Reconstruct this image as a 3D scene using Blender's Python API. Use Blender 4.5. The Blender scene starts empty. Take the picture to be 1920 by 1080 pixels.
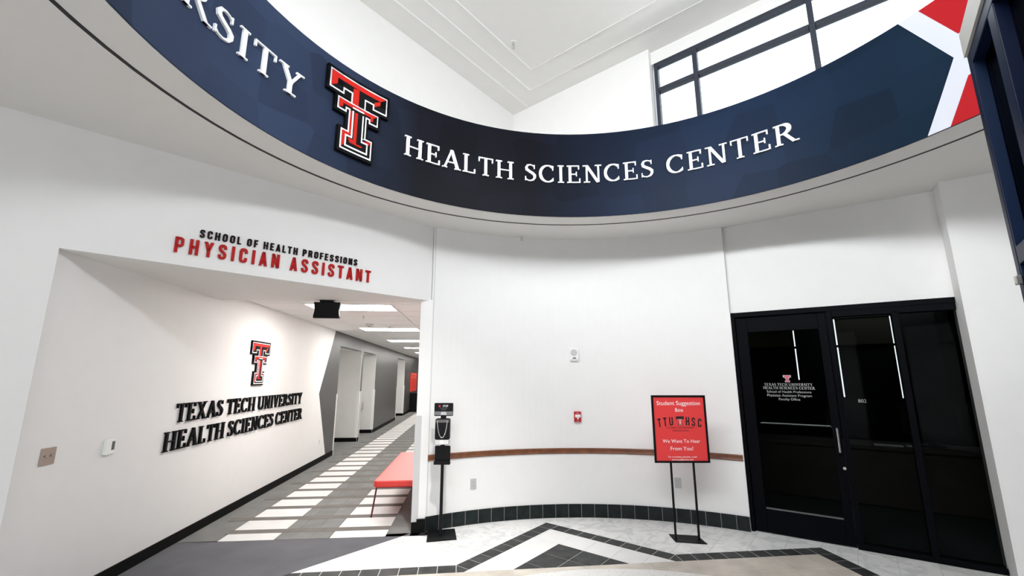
import bpy, bmesh, math, random
from math import sin, cos, pi, radians, degrees, atan2, hypot, sqrt
from mathutils import Vector, Matrix
random.seed(4)
scn = bpy.context.scene
COL = scn.collection

# ------------------------------------------------------------------ camera, world, light, exposure
EYE = 1.65
F = 830.0
cam = bpy.data.cameras.new('camera'); camo = bpy.data.objects.new('camera', cam); COL.objects.link(camo)
cam.sensor_width = 36; cam.sensor_fit = 'HORIZONTAL'; cam.lens = 36 * F / 1920
cam.clip_start = 0.05; cam.clip_end = 200
camo.location = (0, 0, EYE)
camo.rotation_euler = (radians(90) + math.atan(167 / F), 0, 0)
scn.camera = camo

scn.view_settings.view_transform = 'Standard'
scn.view_settings.look = 'None'
scn.view_settings.gamma = 1
scn.view_settings.use_curve_mapping = False
scn.view_settings.exposure = 0.38

w = bpy.data.worlds.new('sky'); scn.world = w; w.use_nodes = True
wn = w.node_tree.nodes; wl = w.node_tree.links; wn.clear()
wo = wn.new('ShaderNodeOutputWorld'); wb = wn.new('ShaderNodeBackground')
tc = wn.new('ShaderNodeTexCoord'); sp = wn.new('ShaderNodeSeparateXYZ'); rp = wn.new('ShaderNodeValToRGB')
wl.new(tc.outputs['Generated'], sp.inputs[0]); wl.new(sp.outputs['Z'], rp.inputs[0])
rp.color_ramp.elements[0].position = 0.0; rp.color_ramp.elements[0].color = (0.95, 0.97, 1, 1)
rp.color_ramp.elements[1].position = 1.0; rp.color_ramp.elements[1].color = (0.75, 0.86, 1, 1)
wl.new(rp.outputs[0], wb.inputs[0]); wb.inputs[1].default_value = 2.6
wl.new(wb.outputs[0], wo.inputs[0])

def area(name, loc, direction, sx, sy, power, color=(1, 1, 1), spread=180):
    l = bpy.data.lights.new(name, 'AREA'); l.shape = 'RECTANGLE'; l.size = sx; l.size_y = sy
    l.energy = power; l.color = color; l.spread = radians(spread)
    o = bpy.data.objects.new(name, l); COL.objects.link(o); o.location = loc
    o.rotation_euler = Vector(direction).to_track_quat('-Z', 'Y').to_euler()
    return o
# the square room above the ring: corner K, wall directions EL (left) and ER (right)
K = Vector((0.027, 7.318)); EL = Vector((-0.616, -0.788)); ER = Vector((0.763, -0.646))
ZC = 6.35
def up(a, b): return K + EL * a + ER * b
DAY = (0.96, 0.98, 1.0)
p_ = up(0.25, 4.7); area('daylight_clerestory_right', (p_.x, p_.y, 5.5), (EL.x, EL.y, -0.25), 4.2, 1.1, 16, DAY)
p_ = up(6.75, 3.7); area('daylight_clerestory_rear', (p_.x, p_.y, 5.62), (-EL.x, -EL.y, -0.42), 5.6, 0.40, 140, DAY, 120)
p_ = up(3.5, 7.1);  area('daylight_clerestory_side', (p_.x, p_.y, 5.62), (-ER.x, -ER.y, -0.35), 5.0, 0.40, 55, DAY, 120)
P0_OFF = (6.4, 7.6, 2.85)
# low daylight through the entrance doors behind the photographer
p_ = P0_OFF; area('added_office_fill', p_, (-0.2, -0.3, -1), 1.5, 1.0, 5, (0.9, 0.97, 1.0))  # fill lamp added under the office ceiling to lift its floor and desk
area('daylight_entrance', (-0.9, -3.3, 1.3), (-0.10, 1, 0.30), 3.2, 2.0, 26, (1, 0.99, 0.97))

# an unseen spot added to brighten the floor in front of the hall opening
sl = bpy.data.lights.new('added_floor_spot', 'SPOT'); sl.energy = 1000; sl.spot_size = radians(38); sl.spot_blend = 1.0; sl.shadow_soft_size = 0.12; sl.color = (1, 0.98, 0.95)
so = bpy.data.objects.new('added_floor_spot', sl); COL.objects.link(so); so.location = (0.15, 1.9, 6.20)
so.rotation_euler = Vector((-1.0, 2.6, -6.2)).to_track_quat('-Z', 'Y').to_euler()

# ------------------------------------------------------------------ materials
def mat(name, color, rough=0.5, metal=0.0, var=0.0, scale=6.0, bump=0.0, bscale=60.0, rand=0.0, spec=0.5, emit=None, estr=0, coat=0):
    m = bpy.data.materials.new(name); m.use_nodes = True
    nt = m.node_tree; b = nt.nodes['Principled BSDF']
    b.inputs['Roughness'].default_value = rough; b.inputs['Metallic'].default_value = metal
    b.inputs['Specular IOR Level'].default_value = spec
    b.inputs['Coat Weight'].default_value = coat
    tcn = nt.nodes.new('ShaderNodeTexCoord'); nz = nt.nodes.new('ShaderNodeTexNoise')
    nz.inputs['Scale'].default_value = scale; nz.inputs['Detail'].default_value = 6
    nt.links.new(tcn.outputs['Object'], nz.inputs['Vector'])
    mr = nt.nodes.new('ShaderNodeMapRange'); nt.links.new(nz.outputs['Fac'], mr.inputs[0])
    mr.inputs[1].default_value = 0.3; mr.inputs[2].default_value = 0.7
    mr.inputs[3].default_value = 1 - var; mr.inputs[4].default_value = 1 + var
    hs = nt.nodes.new('ShaderNodeHueSaturation'); hs.inputs['Color'].default_value = (*color, 1)
    if rand:
        oi = nt.nodes.new('ShaderNodeObjectInfo'); mm = nt.nodes.new('ShaderNodeMapRange')
        nt.links.new(oi.outputs['Random'], mm.inputs[0]); mm.inputs[3].default_value = 1 - rand; mm.inputs[4].default_value = 1 + rand
        mu = nt.nodes.new('ShaderNodeMath'); mu.operation = 'MULTIPLY'
        nt.links.new(mm.outputs[0], mu.inputs[0]); nt.links.new(mr.outputs[0], mu.inputs[1]); nt.links.new(mu.outputs[0], hs.inputs['Value'])
    else:
        nt.links.new(mr.outputs[0], hs.inputs['Value'])
    nt.links.new(hs.outputs[0], b.inputs['Base Color'])
    if bump:
        n2 = nt.nodes.new('ShaderNodeTexNoise'); n2.inputs['Scale'].default_value = bscale; n2.inputs['Detail'].default_value = 4
        nt.links.new(tcn.outputs['Object'], n2.inputs['Vector'])
        bp = nt.nodes.new('ShaderNodeBump'); bp.inputs['Strength'].default_value = bump; bp.inputs['Distance'].default_value = 0.003
        nt.links.new(n2.outputs['Fac'], bp.inputs['Height']); nt.links.new(bp.outputs[0], b.inputs['Normal'])
    if emit:
        b.inputs['Emission Color'].default_value = (*emit, 1); b.inputs['Emission Strength'].default_value = estr
    return m

WHITE = mat('white_wall_paint', (0.78, 0.772, 0.76), 0.55, var=0.01, bump=0.15, bscale=90)
CEIL = mat('ceiling_paint', (0.80, 0.785, 0.76), 0.8, var=0.01)
SOFF = mat('soffit_paint', (0.74, 0.725, 0.695), 0.7, var=0.01)
REVEAL_W = mat('ceiling_reveal_white', (0.9, 0.9, 0.89), 0.6)
GREYW = mat('charcoal_wall_paint', (0.048, 0.047, 0.047), 0.38, var=0.04, bump=0.1)
RECW = mat('recess_paint', (0.74, 0.735, 0.72), 0.6, var=0.02)
BLACK = mat('black_paint', (0.006, 0.006, 0.007), 0.45, spec=0.3)
BLKPLASTIC = mat('black_plastic', (0.005, 0.005, 0.006), 0.45, spec=0.15)
SIGNBLACK = mat('black_letter_acrylic', (0.004, 0.004, 0.005), 0.55, spec=0.1)
RUBBER = mat('black_rubber_base', (0.004, 0.004, 0.004), 0.6, spec=0.1)
SLATE = mat('slate_floor_tile', (0.045, 0.047, 0.047), 0.5, spec=0.15, var=0.35, scale=9, bump=0.25, rand=0.15)
SLATEW = mat('black_green_base_tile', (0.012, 0.016, 0.016), 0.4, spec=0.15, var=0.35, scale=12, bump=0.3, rand=0.2)
GROUT = mat('light_grout', (0.62, 0.61, 0.59), 0.85, var=0.08, scale=30)
GROUTD = mat('grey_grout', (0.22, 0.22, 0.21), 0.85)
TAN = mat('tan_stone_tile', (0.60, 0.55, 0.48), 0.4, var=0.18, scale=4, bump=0.1, rand=0.06)
CARPG = mat('grey_carpet', (0.135, 0.135, 0.145), 0.95, var=0.10, scale=3, bump=0.8, bscale=300, spec=0.1)
CARPM = mat('grey_plank_carpet', (0.20, 0.20, 0.193), 0.9, var=0.10, scale=5, bump=0.6, bscale=260, rand=0.1, spec=0.1)
CARPW = mat('white_carpet_tile', (0.68, 0.67, 0.655), 0.85, var=0.04, bump=0.4, bscale=250, rand=0.03, spec=0.1)
CARPB = mat('brown_grey_carpet_strip', (0.17, 0.155, 0.145), 0.9, var=0.10, bump=0.6, bscale=260, spec=0.1)
LTXT = mat('white_letter_acrylic', (0.93, 0.94, 0.96), 0.4)
RED = mat('red_emblem_enamel', (0.55, 0.014, 0.008), 0.45, spec=0.15)
REDT = mat('red_letter_acrylic', (0.42, 0.010, 0.010), 0.5, spec=0.15)
REDV = mat('red_bench_vinyl', (0.66, 0.035, 0.026), 0.4, var=0.03, bump=0.1)
REDP = mat('red_poster_print', (0.76, 0.045, 0.045), 0.5)
REDM = mat('red_mural_vinyl', (0.40, 0.009, 0.014), 0.45, spec=0.15)
WMUR = mat('pale_mural_vinyl', (0.58, 0.60, 0.66), 0.45)
NAVM = mat('dark_navy_mural_vinyl', (0.008, 0.020, 0.038), 0.42, spec=0.08)
WOOD = mat('walnut_rail', (0.16, 0.055, 0.022), 0.35, var=0.3, scale=14)
STEEL = mat('brushed_steel', (0.55, 0.54, 0.52), 0.3, metal=0.9, var=0.05)
BRASS = mat('champagne_metal_plate', (0.36, 0.31, 0.27), 0.42, metal=0.55)
WPLAS = mat('white_plastic', (0.82, 0.82, 0.80), 0.4)
GPLAS = mat('light_grey_plastic', (0.52, 0.52, 0.52), 0.45)
DGREY = mat('dark_grey_plastic', (0.10, 0.10, 0.10), 0.45)
OUTL = mat('grey_outlet_plate', (0.50, 0.50, 0.49), 0.4, metal=0.2)
FRAME = mat('dark_bronze_frame', (0.0012, 0.0014, 0.0028), 0.5, spec=0.06)
NAVF = mat('navy_anodised_frame', (0.003, 0.008, 0.030), 0.4, spec=0.15)
NAVEDGE = mat('pale_blue_edge_metal', (0.008, 0.020, 0.055), 0.45, spec=0.12)
WINF = mat('window_frame_metal', (0.035, 0.04, 0.055), 0.45, spec=0.2)
LEGM = mat('dark_red_metal', (0.10, 0.010, 0.014), 0.35, metal=0.4)
LAMP = mat('fixture_diffuser', (0.9, 0.9, 0.9), 0.5, emit=(1, 0.97, 0.93), estr=20)
TILEC = mat('acoustic_tile', (0.80, 0.79, 0.78), 0.9, var=0.03, scale=80, rand=0.02)
GRID = mat('ceiling_grid_metal', (0.60, 0.60, 0.59), 0.5)
BEIGE = mat('beige_band_metal', (0.55, 0.54, 0.50), 0.5)
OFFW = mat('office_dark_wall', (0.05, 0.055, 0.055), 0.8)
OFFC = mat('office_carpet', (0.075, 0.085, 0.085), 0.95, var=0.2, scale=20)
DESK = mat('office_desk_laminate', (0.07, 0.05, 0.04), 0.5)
PAPER = mat('paper', (0.9, 0.8, 0.8), 0.7)
TREEB = mat('navy_back_wall', (0.02, 0.022, 0.03), 0.6)

def marble():
    m = mat('pale_marble_tile', (0.80, 0.79, 0.775), 0.32, bump=0.15, rand=0.03)
    nt = m.node_tree; b = nt.nodes['Principled BSDF']
    t = nt.nodes['Texture Coordinate']; n = nt.nodes.new('ShaderNodeTexNoise')
    n.inputs['Scale'].default_value = 7; n.inputs['Detail'].default_value = 10; n.inputs['Distortion'].default_value = 1.4
    nt.links.new(t.outputs['Object'], n.inputs['Vector'])
    r = nt.nodes.new('ShaderNodeValToRGB'); nt.links.new(n.outputs['Fac'], r.inputs[0])
    r.color_ramp.elements[0].position = 0.40; r.color_ramp.elements[0].color = (0.70, 0.70, 0.70, 1)
    r.color_ramp.elements[1].position = 0.52; r.color_ramp.elements[1].color = (0.86, 0.855, 0.84, 1)
    hs = nt.nodes['Hue/Saturation/Value']; nt.links.new(r.outputs[0], hs.inputs['Color'])
    return m
MARB = marble()
WTILE = mat('white_ceramic_tile', (0.82, 0.81, 0.80), 0.35, var=0.03, rand=0.03)

def terrazzo():
    m = mat('white_terrazzo', (0.8, 0.8, 0.78), 0.35)
    nt = m.node_tree; t = nt.nodes['Texture Coordinate']; v = nt.nodes.new('ShaderNodeTexVoronoi')
    v.inputs['Scale'].default_value = 45; nt.links.new(t.outputs['Object'], v.inputs['Vector'])
    r = nt.nodes.new('ShaderNodeValToRGB'); nt.links.new(v.outputs['Distance'], r.inputs[0])
    r.color_ramp.elements[0].position = 0.12; r.color_ramp.elements[0].color = (0.35, 0.34, 0.33, 1)
    r.color_ramp.elements[1].position = 0.22; r.color_ramp.elements[1].color = (0.80, 0.79, 0.77, 1)
    nt.links.new(r.outputs[0], nt.nodes['Hue/Saturation/Value'].inputs['Color'])
    return m
TERR = terrazzo()

def band_print_and_sheen():
    # printed wrap, near black -> navy, faint hexagons; slate blue left is painted floor reflection
    m = mat('navy_hexagon_print_and_sheen', (0.0100, 0.0150, 0.0300), 0.40, spec=0.07)
    nt = m.node_tree; N = nt.nodes; L = nt.links
    uv = N.new('ShaderNodeUVMap'); uv.uv_map = 'UVMap'
    s = N.new('ShaderNodeSeparateXYZ'); L.new(uv.outputs[0], s.inputs[0])
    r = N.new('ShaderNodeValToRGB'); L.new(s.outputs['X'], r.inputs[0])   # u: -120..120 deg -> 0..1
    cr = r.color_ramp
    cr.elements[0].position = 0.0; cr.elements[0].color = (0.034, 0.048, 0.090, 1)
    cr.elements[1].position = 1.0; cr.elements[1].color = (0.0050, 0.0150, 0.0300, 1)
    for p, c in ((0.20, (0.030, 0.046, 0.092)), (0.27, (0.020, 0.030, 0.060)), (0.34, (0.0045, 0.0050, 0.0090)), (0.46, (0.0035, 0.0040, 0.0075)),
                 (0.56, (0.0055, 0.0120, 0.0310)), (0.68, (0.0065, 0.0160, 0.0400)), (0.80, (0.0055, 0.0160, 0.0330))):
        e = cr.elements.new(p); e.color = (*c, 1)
    # hexagon cells (rotated triangular lattice -> voronoi of a hexagonal point set is approximated by two offset grids)
    mp = N.new('ShaderNodeMapping'); L.new(uv.outputs[0], mp.inputs[0]); mp.inputs['Scale'].default_value = (24.0, 3.0, 1)
    vo = N.new('ShaderNodeTexVoronoi'); vo.voronoi_dimensions = '2D'; vo.inputs['Scale'].default_value = 1.0; vo.inputs['Randomness'].default_value = 0.35
    L.new(mp.outputs[0], vo.inputs['Vector'])
    s2 = N.new('ShaderNodeSeparateColor'); L.new(vo.outputs['Color'], s2.inputs[0])
    mr = N.new('ShaderNodeMapRange'); L.new(s2.outputs[0], mr.inputs[0]); mr.inputs[3].default_value = 0.8; mr.inputs[4].default_value = 1.3
    hs = N['Hue/Saturation/Value']; L.new(r.outputs[0], hs.inputs['Color']); L.new(mr.outputs[0], hs.inputs['Value'])
    return m
BAND = band_print_and_sheen()

def glass(name, tint, rough=0.0, refl=1.35):
    m = bpy.data.materials.new(name); m.use_nodes = True; nt = m.node_tree; nt.nodes.clear()
    o = nt.nodes.new('ShaderNodeOutputMaterial'); mx = nt.nodes.new('ShaderNodeMixShader')
    t = nt.nodes.new('ShaderNodeBsdfTransparent'); t.inputs[0].default_value = (*tint, 1)
    g = nt.nodes.new('ShaderNodeBsdfGlossy'); g.inputs['Roughness'].default_value = rough
    f = nt.nodes.new('ShaderNodeFresnel'); f.inputs['IOR'].default_value = refl
    nt.links.new(f.outputs[0], mx.inputs[0]); nt.links.new(t.outputs[0], mx.inputs[1]); nt.links.new(g.outputs[0], mx.inputs[2])
    nt.links.new(mx.outputs[0], o.inputs[0]); return m
GLASSD = glass('smoked_glass', (0.54, 0.56, 0.56), refl=1.07)
GLASSN = glass('navy_glass', (0.10, 0.18, 0.35), refl=1.06)
GLASSC = glass('clear_glass', (0.92, 0.95, 0.95), refl=1.45)

# ------------------------------------------------------------------ object helpers
def tag(o, label=None, cat=None, group=None, kind=None):
    if label: o['label'] = label
    if cat: o['category'] = cat
    if group: o['group'] = group
    if kind: o['kind'] = kind
    return o
def wloc(o):
    v = Vector((0, 0, 0))
    while o is not None: v = v + o.location; o = o.parent
    return v
def empty(name, loc, label=None, cat=None, group=None, kind=None):
    o = bpy.data.objects.new(name, None); COL.objects.link(o); o.location = loc; o.empty_display_size = 0.1
    return tag(o, label, cat, group, kind)

class MB:
    """collects shapes given in world coordinates, built as one mesh object"""
    def __init__(s): s.v = []; s.f = []; s.mi = []; s.uv = None
    def add(s, vs, fs, mi=0):
        n = len(s.v); s.v += [tuple(p) for p in vs]; s.f += [tuple(i + n for i in f) for f in fs]; s.mi += [mi] * len(fs); return s
    def box(s, x0, x1, y0, y1, z0, z1, fr=None, mi=0):
        vs = [(x, y, z) for x in (x0, x1) for y in (y0, y1) for z in (z0, z1)]
        if fr: vs = [fr(*p) for p in vs]
        return s.add(vs, [(0, 1, 3, 2), (4, 6, 7, 5), (0, 4, 5, 1), (2, 3, 7, 6), (0, 2, 6, 4), (1, 5, 7, 3)], mi)
    def prism(s, poly, c0, c1, fr=None, mi=0):
        """2-D polygon (a, b) pulled from c0 to c1 in the third axis of frame fr(a, b, c)"""
        n = len(poly); vs = [(a, b, c0) for a, b in poly] + [(a, b, c1) for a, b in poly]
        if fr: vs = [fr(*p) for p in vs]
        fs = [tuple(range(n - 1, -1, -1)), tuple(range(n, 2 * n))] + [(i, (i + 1) % n, n + (i + 1) % n, n + i) for i in range(n)]
        return s.add(vs, fs, mi)
    def tube(s, pts, r, n=10, mi=0, closed_ends=True):
        pts = [Vector(p) for p in pts]; rings = []
        rr = r if isinstance(r, (list, tuple)) else [r] * len(pts)
        for i, p in enumerate(pts):
            d = (pts[min(i + 1, len(pts) - 1)] - pts[max(i - 1, 0)]).normalized()
            a = Vector((0, 0, 1)) if abs(d.z) < 0.9 else Vector((1, 0, 0))
            x = d.cross(a).normalized(); y = d.cross(x)
            rings.append([p + (x * cos(2 * pi * k / n) + y * sin(2 * pi * k / n)) * rr[i] for k in range(n)])
        vs = [v for q in rings for v in q]
        fs = [(i * n + k, i * n + (k + 1) % n, (i + 1) * n + (k + 1) % n, (i + 1) * n + k) for i in range(len(pts) - 1) for k in range(n)]
        fs += [tuple(range(n)), tuple(range((len(pts) - 1) * n, len(pts) * n))[::-1]]
        return s.add(vs, fs, mi)
    def disc(s, c, r, h, n=24, axis=None, mi=0):
        """cylinder from centre c along axis (Vector) length h"""
        ax = Vector(axis or (0, 0, 1)).normalized()
        return s.tube([Vector(c), Vector(c) + ax * h], r, n, mi)
    def rbox(s, a0, a1, b0, b1, c0, c1, r, fr=None, n=4, mi=0):
        """box with rounded corners in the (a, b) plane"""
        p = []
        for cx, cy, t0 in ((a1 - r, b1 - r, 0), (a0 + r, b1 - r, 90), (a0 + r, b0 + r, 180), (a1 - r, b0 + r, 270)):
            for k in range(n + 1):
                t = radians(t0 + 90 * k / n); p.append((cx + r * cos(t), cy + r * sin(t)))
        return s.prism(p, c0, c1, fr, mi)
    def build(s, name, mats, parent=None, label=None, cat=None, group=None, kind=None, bevel=0, smooth=False, base=None):
        me = bpy.data.meshes.new(name)
        off = wloc(parent) if parent is not None else Vector(base or (0, 0, 0))
        me.from_pydata([tuple(Vector(v) - off) for v in s.v], [], s.f)
        if not isinstance(mats, (list, tuple)): mats = [mats]
        for m in mats: me.materials.append(m)
        for p, i in zip(me.polygons, s.mi): p.material_index = i
        bm = bmesh.new(); bm.from_mesh(me); bmesh.ops.recalc_face_normals(bm, faces=bm.faces)
        bm.to_mesh(me); bm.free()
        if smooth:
            for p in me.polygons: p.use_smooth = True
            try: me.set_sharp_from_angle(angle=radians(35))
            except Exception: pass
        o = bpy.data.objects.new(name, me); COL.objects.link(o)
        if parent is not None: o.parent = parent
        else: o.location = off
        if bevel:
            b = o.modifiers.new('bevel', 'BEVEL'); b.width = bevel; b.segments = 2; b.limit_method = 'ANGLE'
        return tag(o, label, cat, group, kind)

def plane_frame(A, d, n, z0=0.0):
    """frame (a along d, b up, c out along n) from plan point A"""
    A = Vector((A[0], A[1])); d = Vector(d).normalized(); n = Vector(n).normalized()
    return lambda a, b, c: (A.x + d.x * a + n.x * c, A.y + d.y * a + n.y * c, z0 + b)
def arc_frame(C, R):
    """frame (a = degrees from +y clockwise, b = z, c = inward)"""
    return lambda a, b, c: (C[0] + (R - c) * sin(radians(a)), C[1] + (R - c) * cos(radians(a)), b)
def arcm_frame(C, R, a0):
    """same with a in metres of arc from angle a0"""
    g = arc_frame(C, R); return lambda a, b, c: g(a0 + degrees(a / R), b, c)

def clip(poly, nx, ny, d):
    """keep nx*x + ny*y <= d"""
    out = []
    for i in range(len(poly)):
        p, q = poly[i], poly[(i + 1) % len(poly)]
        a = nx * p[0] + ny * p[1] - d; b = nx * q[0] + ny * q[1] - d
        if a <= 0: out.append(p)
        if (a < 0 < b) or (b < 0 < a):
            t = a / (a - b); out.append((p[0] + (q[0] - p[0]) * t, p[1] + (q[1] - p[1]) * t))
    return out
def parea(p): return abs(sum(p[i][0] * p[(i + 1) % len(p)][1] - p[(i + 1) % len(p)][0] * p[i][1] for i in range(len(p)))) / 2 if len(p) > 2 else 0
def slices(poly, step):
    lo = min(p[0] for p in poly); hi = max(p[0] for p in poly); k = math.floor(lo / step)
    while k * step < hi:
        q = clip(clip(poly, 1, 0, (k + 1) * step), -1, 0, -k * step)
        if parea(q) > 1e-6: yield q
        k += 1

# ------------------------------------------------------------------ lettering: strokes to polygons
def rect(x0, y0, x1, y1): return [(x0, y0), (x1, y0), (x1, y1), (x0, y1)]
def para(x0, y0, x1, y1, w): return [(x0 - w / 2, y0), (x0 + w / 2, y0), (x1 + w / 2, y1), (x1 - w / 2, y1)]
def spine(pts, ws):
    if not isinstance(ws, (list, tuple)): ws = [ws] * len(pts)
    L = []; Rr = []
    for i, p in enumerate(pts):
        a = pts[max(i - 1, 0)]; b = pts[min(i + 1, len(pts) - 1)]
        dx, dy = b[0] - a[0], b[1] - a[1]; l = hypot(dx, dy) or 1; nx, ny = -dy / l, dx / l
        k = 1.0
        if 0 < i < len(pts) - 1:
            e = (p[0] - a[0], p[1] - a[1]); el = hypot(*e) or 1
            c = abs((e[0] * dx + e[1] * dy) / el / l); k = 1 / max(c, 0.6)
        L.append((p[0] + nx * ws[i] / 2 * k, p[1] + ny * ws[i] / 2 * k)); Rr.append((p[0] - nx * ws[i] / 2 * k, p[1] - ny * ws[i] / 2 * k))
    return [[L[i], L[i + 1], Rr[i + 1], Rr[i]] for i in range(len(pts) - 1)]
def ell(cx, cy, rx, ry, a0, a1, wv, wh, n=14):
    pts = []; ws = []
    for i in range(n + 1):
        t = radians(a0 + (a1 - a0) * i / n); pts.append((cx + rx * cos(t), cy + ry * sin(t))); ws.append(wv * abs(cos(t)) + wh * abs(sin(t)))
    return spine(pts, ws)
SH = .058
def serif_set(T, t_):
    def stem(x, w=None, lo=True, hi=True, e=.075):
        w = w or T
        o = [rect(x - w / 2, 0, x + w / 2, 1)]
        if lo: o.append(rect(x - w / 2 - e, 0, x + w / 2 + e, SH))
        if hi: o.append(rect(x - w / 2 - e, 1 - SH, x + w / 2 + e, 1))
        return o
    return {
     'H': (.86, stem(.17) + stem(.69) + [rect(.2, .47, .66, .47 + t_)]),
     'I': (.36, stem(.18)),
     'E': (.68, stem(.17) + [rect(.17, 1 - t_, .58, 1), rect(.53, .77, .585, 1), rect(.17, .47, .47, .47 + t_), rect(.43, .38, .475, .64), rect(.17, 0, .62, t_), rect(.57, 0, .625, .25)]),
     'L': (.63, stem(.17) + [rect(.17, 0, .58, t_), rect(.53, 0, .585, .25)]),
     'T': (.72, stem(.36, hi=False) + [rect(.04, 1 - t_, .68, 1), rect(.04, .76, .09, 1), rect(.63, .76, .68, 1)]),
     'A': (.80, [para(.10, 0, .40, 1, .085), para(.68, 0, .395, 1, T + .015), rect(.2, .30, .58, .30 + t_), rect(0, 0, .21, SH), rect(.54, 0, .81, SH)]),
     'N': (.84, [rect(.13, 0, .21, 1), rect(.64, 0, .72, 1), para(.655, 0, .17, 1, T + .015), rect(.03, 0, .31, SH), rect(.53, 1 - SH, .82, 1), rect(.0, 1 - SH, .2, 1)]),
     'V': (.76, [para(.39, 0, .14, 1, T + .015), para(.39, 0, .64, 1, .085), rect(.0, 1 - SH, .29, 1), rect(.52, 1 - SH, .76, 1)]),
     'X': (.80, [para(.66, 0, .16, 1, T + .015), para(.13, 0, .64, 1, .085), rect(.0, 0, .25, SH), rect(.54, 0, .80, SH), rect(.03, 1 - SH, .28, 1), rect(.53, 1 - SH, .76, 1)]),
     'Y': (.74, [rect(.30, 0, .30 + T, .46), para(.377, .42, .13, 1, T + .015), para(.377, .42, .64, 1, .085), rect(.21, 0, .55, SH), rect(.0, 1 - SH, .28, 1), rect(.52, 1 - SH, .76, 1)]),
     'R': (.78, stem(.17) + ell(.31, .735, .235, .227, -90, 90, .15, t_) + [rect(.17, 1 - t_, .32, 1), rect(.17, .47, .33, .47 + t_), para(.68, 0, .37, .52, T + .015), rect(.62, 0, .83, SH)]),
     'U': (.82, [rect(.09, .3, .09 + T, 1), rect(.64, .3, .72, 1), rect(.0, 1 - SH, .33, 1), rect(.54, 1 - SH, .82, 1)] + ell(.422, .31, .255, .27, 180, 360, .13, .08)),
     'C': (.76, ell(.42, .5, .335, .465, 48, 312, T, t_, 20) + [rect(.62, .70, .67, .95), rect(.63, .12, .67, .26)]),
     'S': (.60, spine([(.47, .84), (.40, .92), (.29, .957), (.17, .92), (.115, .80), (.14, .67), (.27, .565), (.40, .475), (.485, .37), (.49, .24), (.42, .10), (.28, .043), (.16, .07), (.08, .16)],
                      [q * (T / .155) for q in (.05, .06, .075, .11, .14, .16, .17, .17, .16, .14, .11, .075, .06, .05)]) + [rect(.45, .73, .495, .96), rect(.055, .04, .10, .28)]),
    }
SER = serif_set(.155, .075)
SERL = serif_set(.118, .055)
SERM = serif_set(.135, .062)
w_ = .165
def rring(x0, y0, x1, y1, w, r=.13, gaps=()):
    a, b, c, d = x0 + w / 2, y0 + w / 2, x1 - w / 2, y1 - w / 2
    return a, b, c, d, r
def path(pts, w=w_): return spine(pts, w)
def O_(x0, x1, w=w_, r=.11):
    a, b, c, d = x0 + w / 2, w / 2, x1 - w / 2, 1 - w / 2
    return path([(a, .5), (a, d - r), (a + r * .4, d - r * .3), (a + r, d), (c - r, d), (c - r * .4, d - r * .3), (c, d - r), (c, b + r), (c - r * .4, b + r * .3), (c - r, b), (a + r, b), (a + r * .4, b + r * .3), (a, b + r), (a, .52)], w)
SAN = {
 'I': (.20, [rect(.02, 0, .02 + w_, 1)]),
 'H': (.50, [rect(.02, 0, .02 + w_, 1), rect(.48 - w_, 0, .48, 1), rect(.1, .43, .4, .43 + .15)]),
 'L': (.40, [rect(.02, 0, .02 + w_, 1), rect(.02, 0, .39, .15)]),
 'F': (.42, [rect(.02, 0, .02 + w_, 1), rect(.02, .85, .41, 1), rect(.02, .42, .37, .57)]),
 'E': (.43, [rect(.02, 0, .02 + w_, 1), rect(.02, .85, .41, 1), rect(.02, .43, .37, .58), rect(.02, 0, .41, .15)]),
 'T': (.44, [rect(.22 - w_ / 2, 0, .22 + w_ / 2, 1), rect(0, .85, .44, 1)]),
 'N': (.52, [rect(.02, 0, .02 + w_, 1), rect(.50 - w_, 0, .50, 1), para(.50 - w_ / 2, 0, .02 + w_ / 2, 1, w_)]),
 'A': (.50, [para(.09, 0, .25, 1, w_), para(.41, 0, .25, 1, w_), rect(.12, .18, .38, .32)]),
 'Y': (.50, [rect(.25 - w_ / 2, 0, .25 + w_ / 2, .45), para(.25, .40, .09, 1, w_), para(.25, .40, .41, 1, w_)]),
 'P': (.48, [rect(.02, 0, .02 + w_, 1)] + path([(.1, .93), (.30, .93), (.37, .87), (.385, .75), (.385, .60), (.37, .50), (.30, .44), (.1, .44)], .15)),
 'R': (.50, [rect(.02, 0, .02 + w_, 1)] + path([(.1, .93), (.30, .93), (.37, .87), (.385, .75), (.385, .65), (.37, .55), (.30, .49), (.1, .49)], .15) + [para(.41, 0, .33, .5, w_)]),
 'O': (.50, O_(.02, .48)),
 'U': (.50, path([(.10, 1), (.10, .2), (.14, .10), (.22, .08), (.28, .08), (.36, .10), (.40, .2), (.40, 1)], .16)),
 'C': (.48, path([(.385, .66), (.385, .82), (.34, .90), (.28, .925), (.20, .925), (.14, .90), (.10, .82), (.10, .18), (.14, .10), (.20, .075), (.28, .075), (.34, .10), (.385, .18), (.385, .34)], .16)),
 'S': (.48, path([(.385, .70), (.385, .82), (.34, .90), (.28, .925), (.20, .925), (.14, .90), (.10, .82), (.10, .70), (.14, .60), (.34, .42), (.385, .32), (.385, .18), (.34, .10), (.28, .075), (.20, .075), (.14, .10), (.10, .18), (.10, .30)], .155)),
}
def word_layout(text, G, track, space):
    x = 0; out = []
    for ch in text:
        if ch == ' ': x += space; continue
        out.append((ch, x)); x += G[ch][0] + track
    return out, x - track
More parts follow.
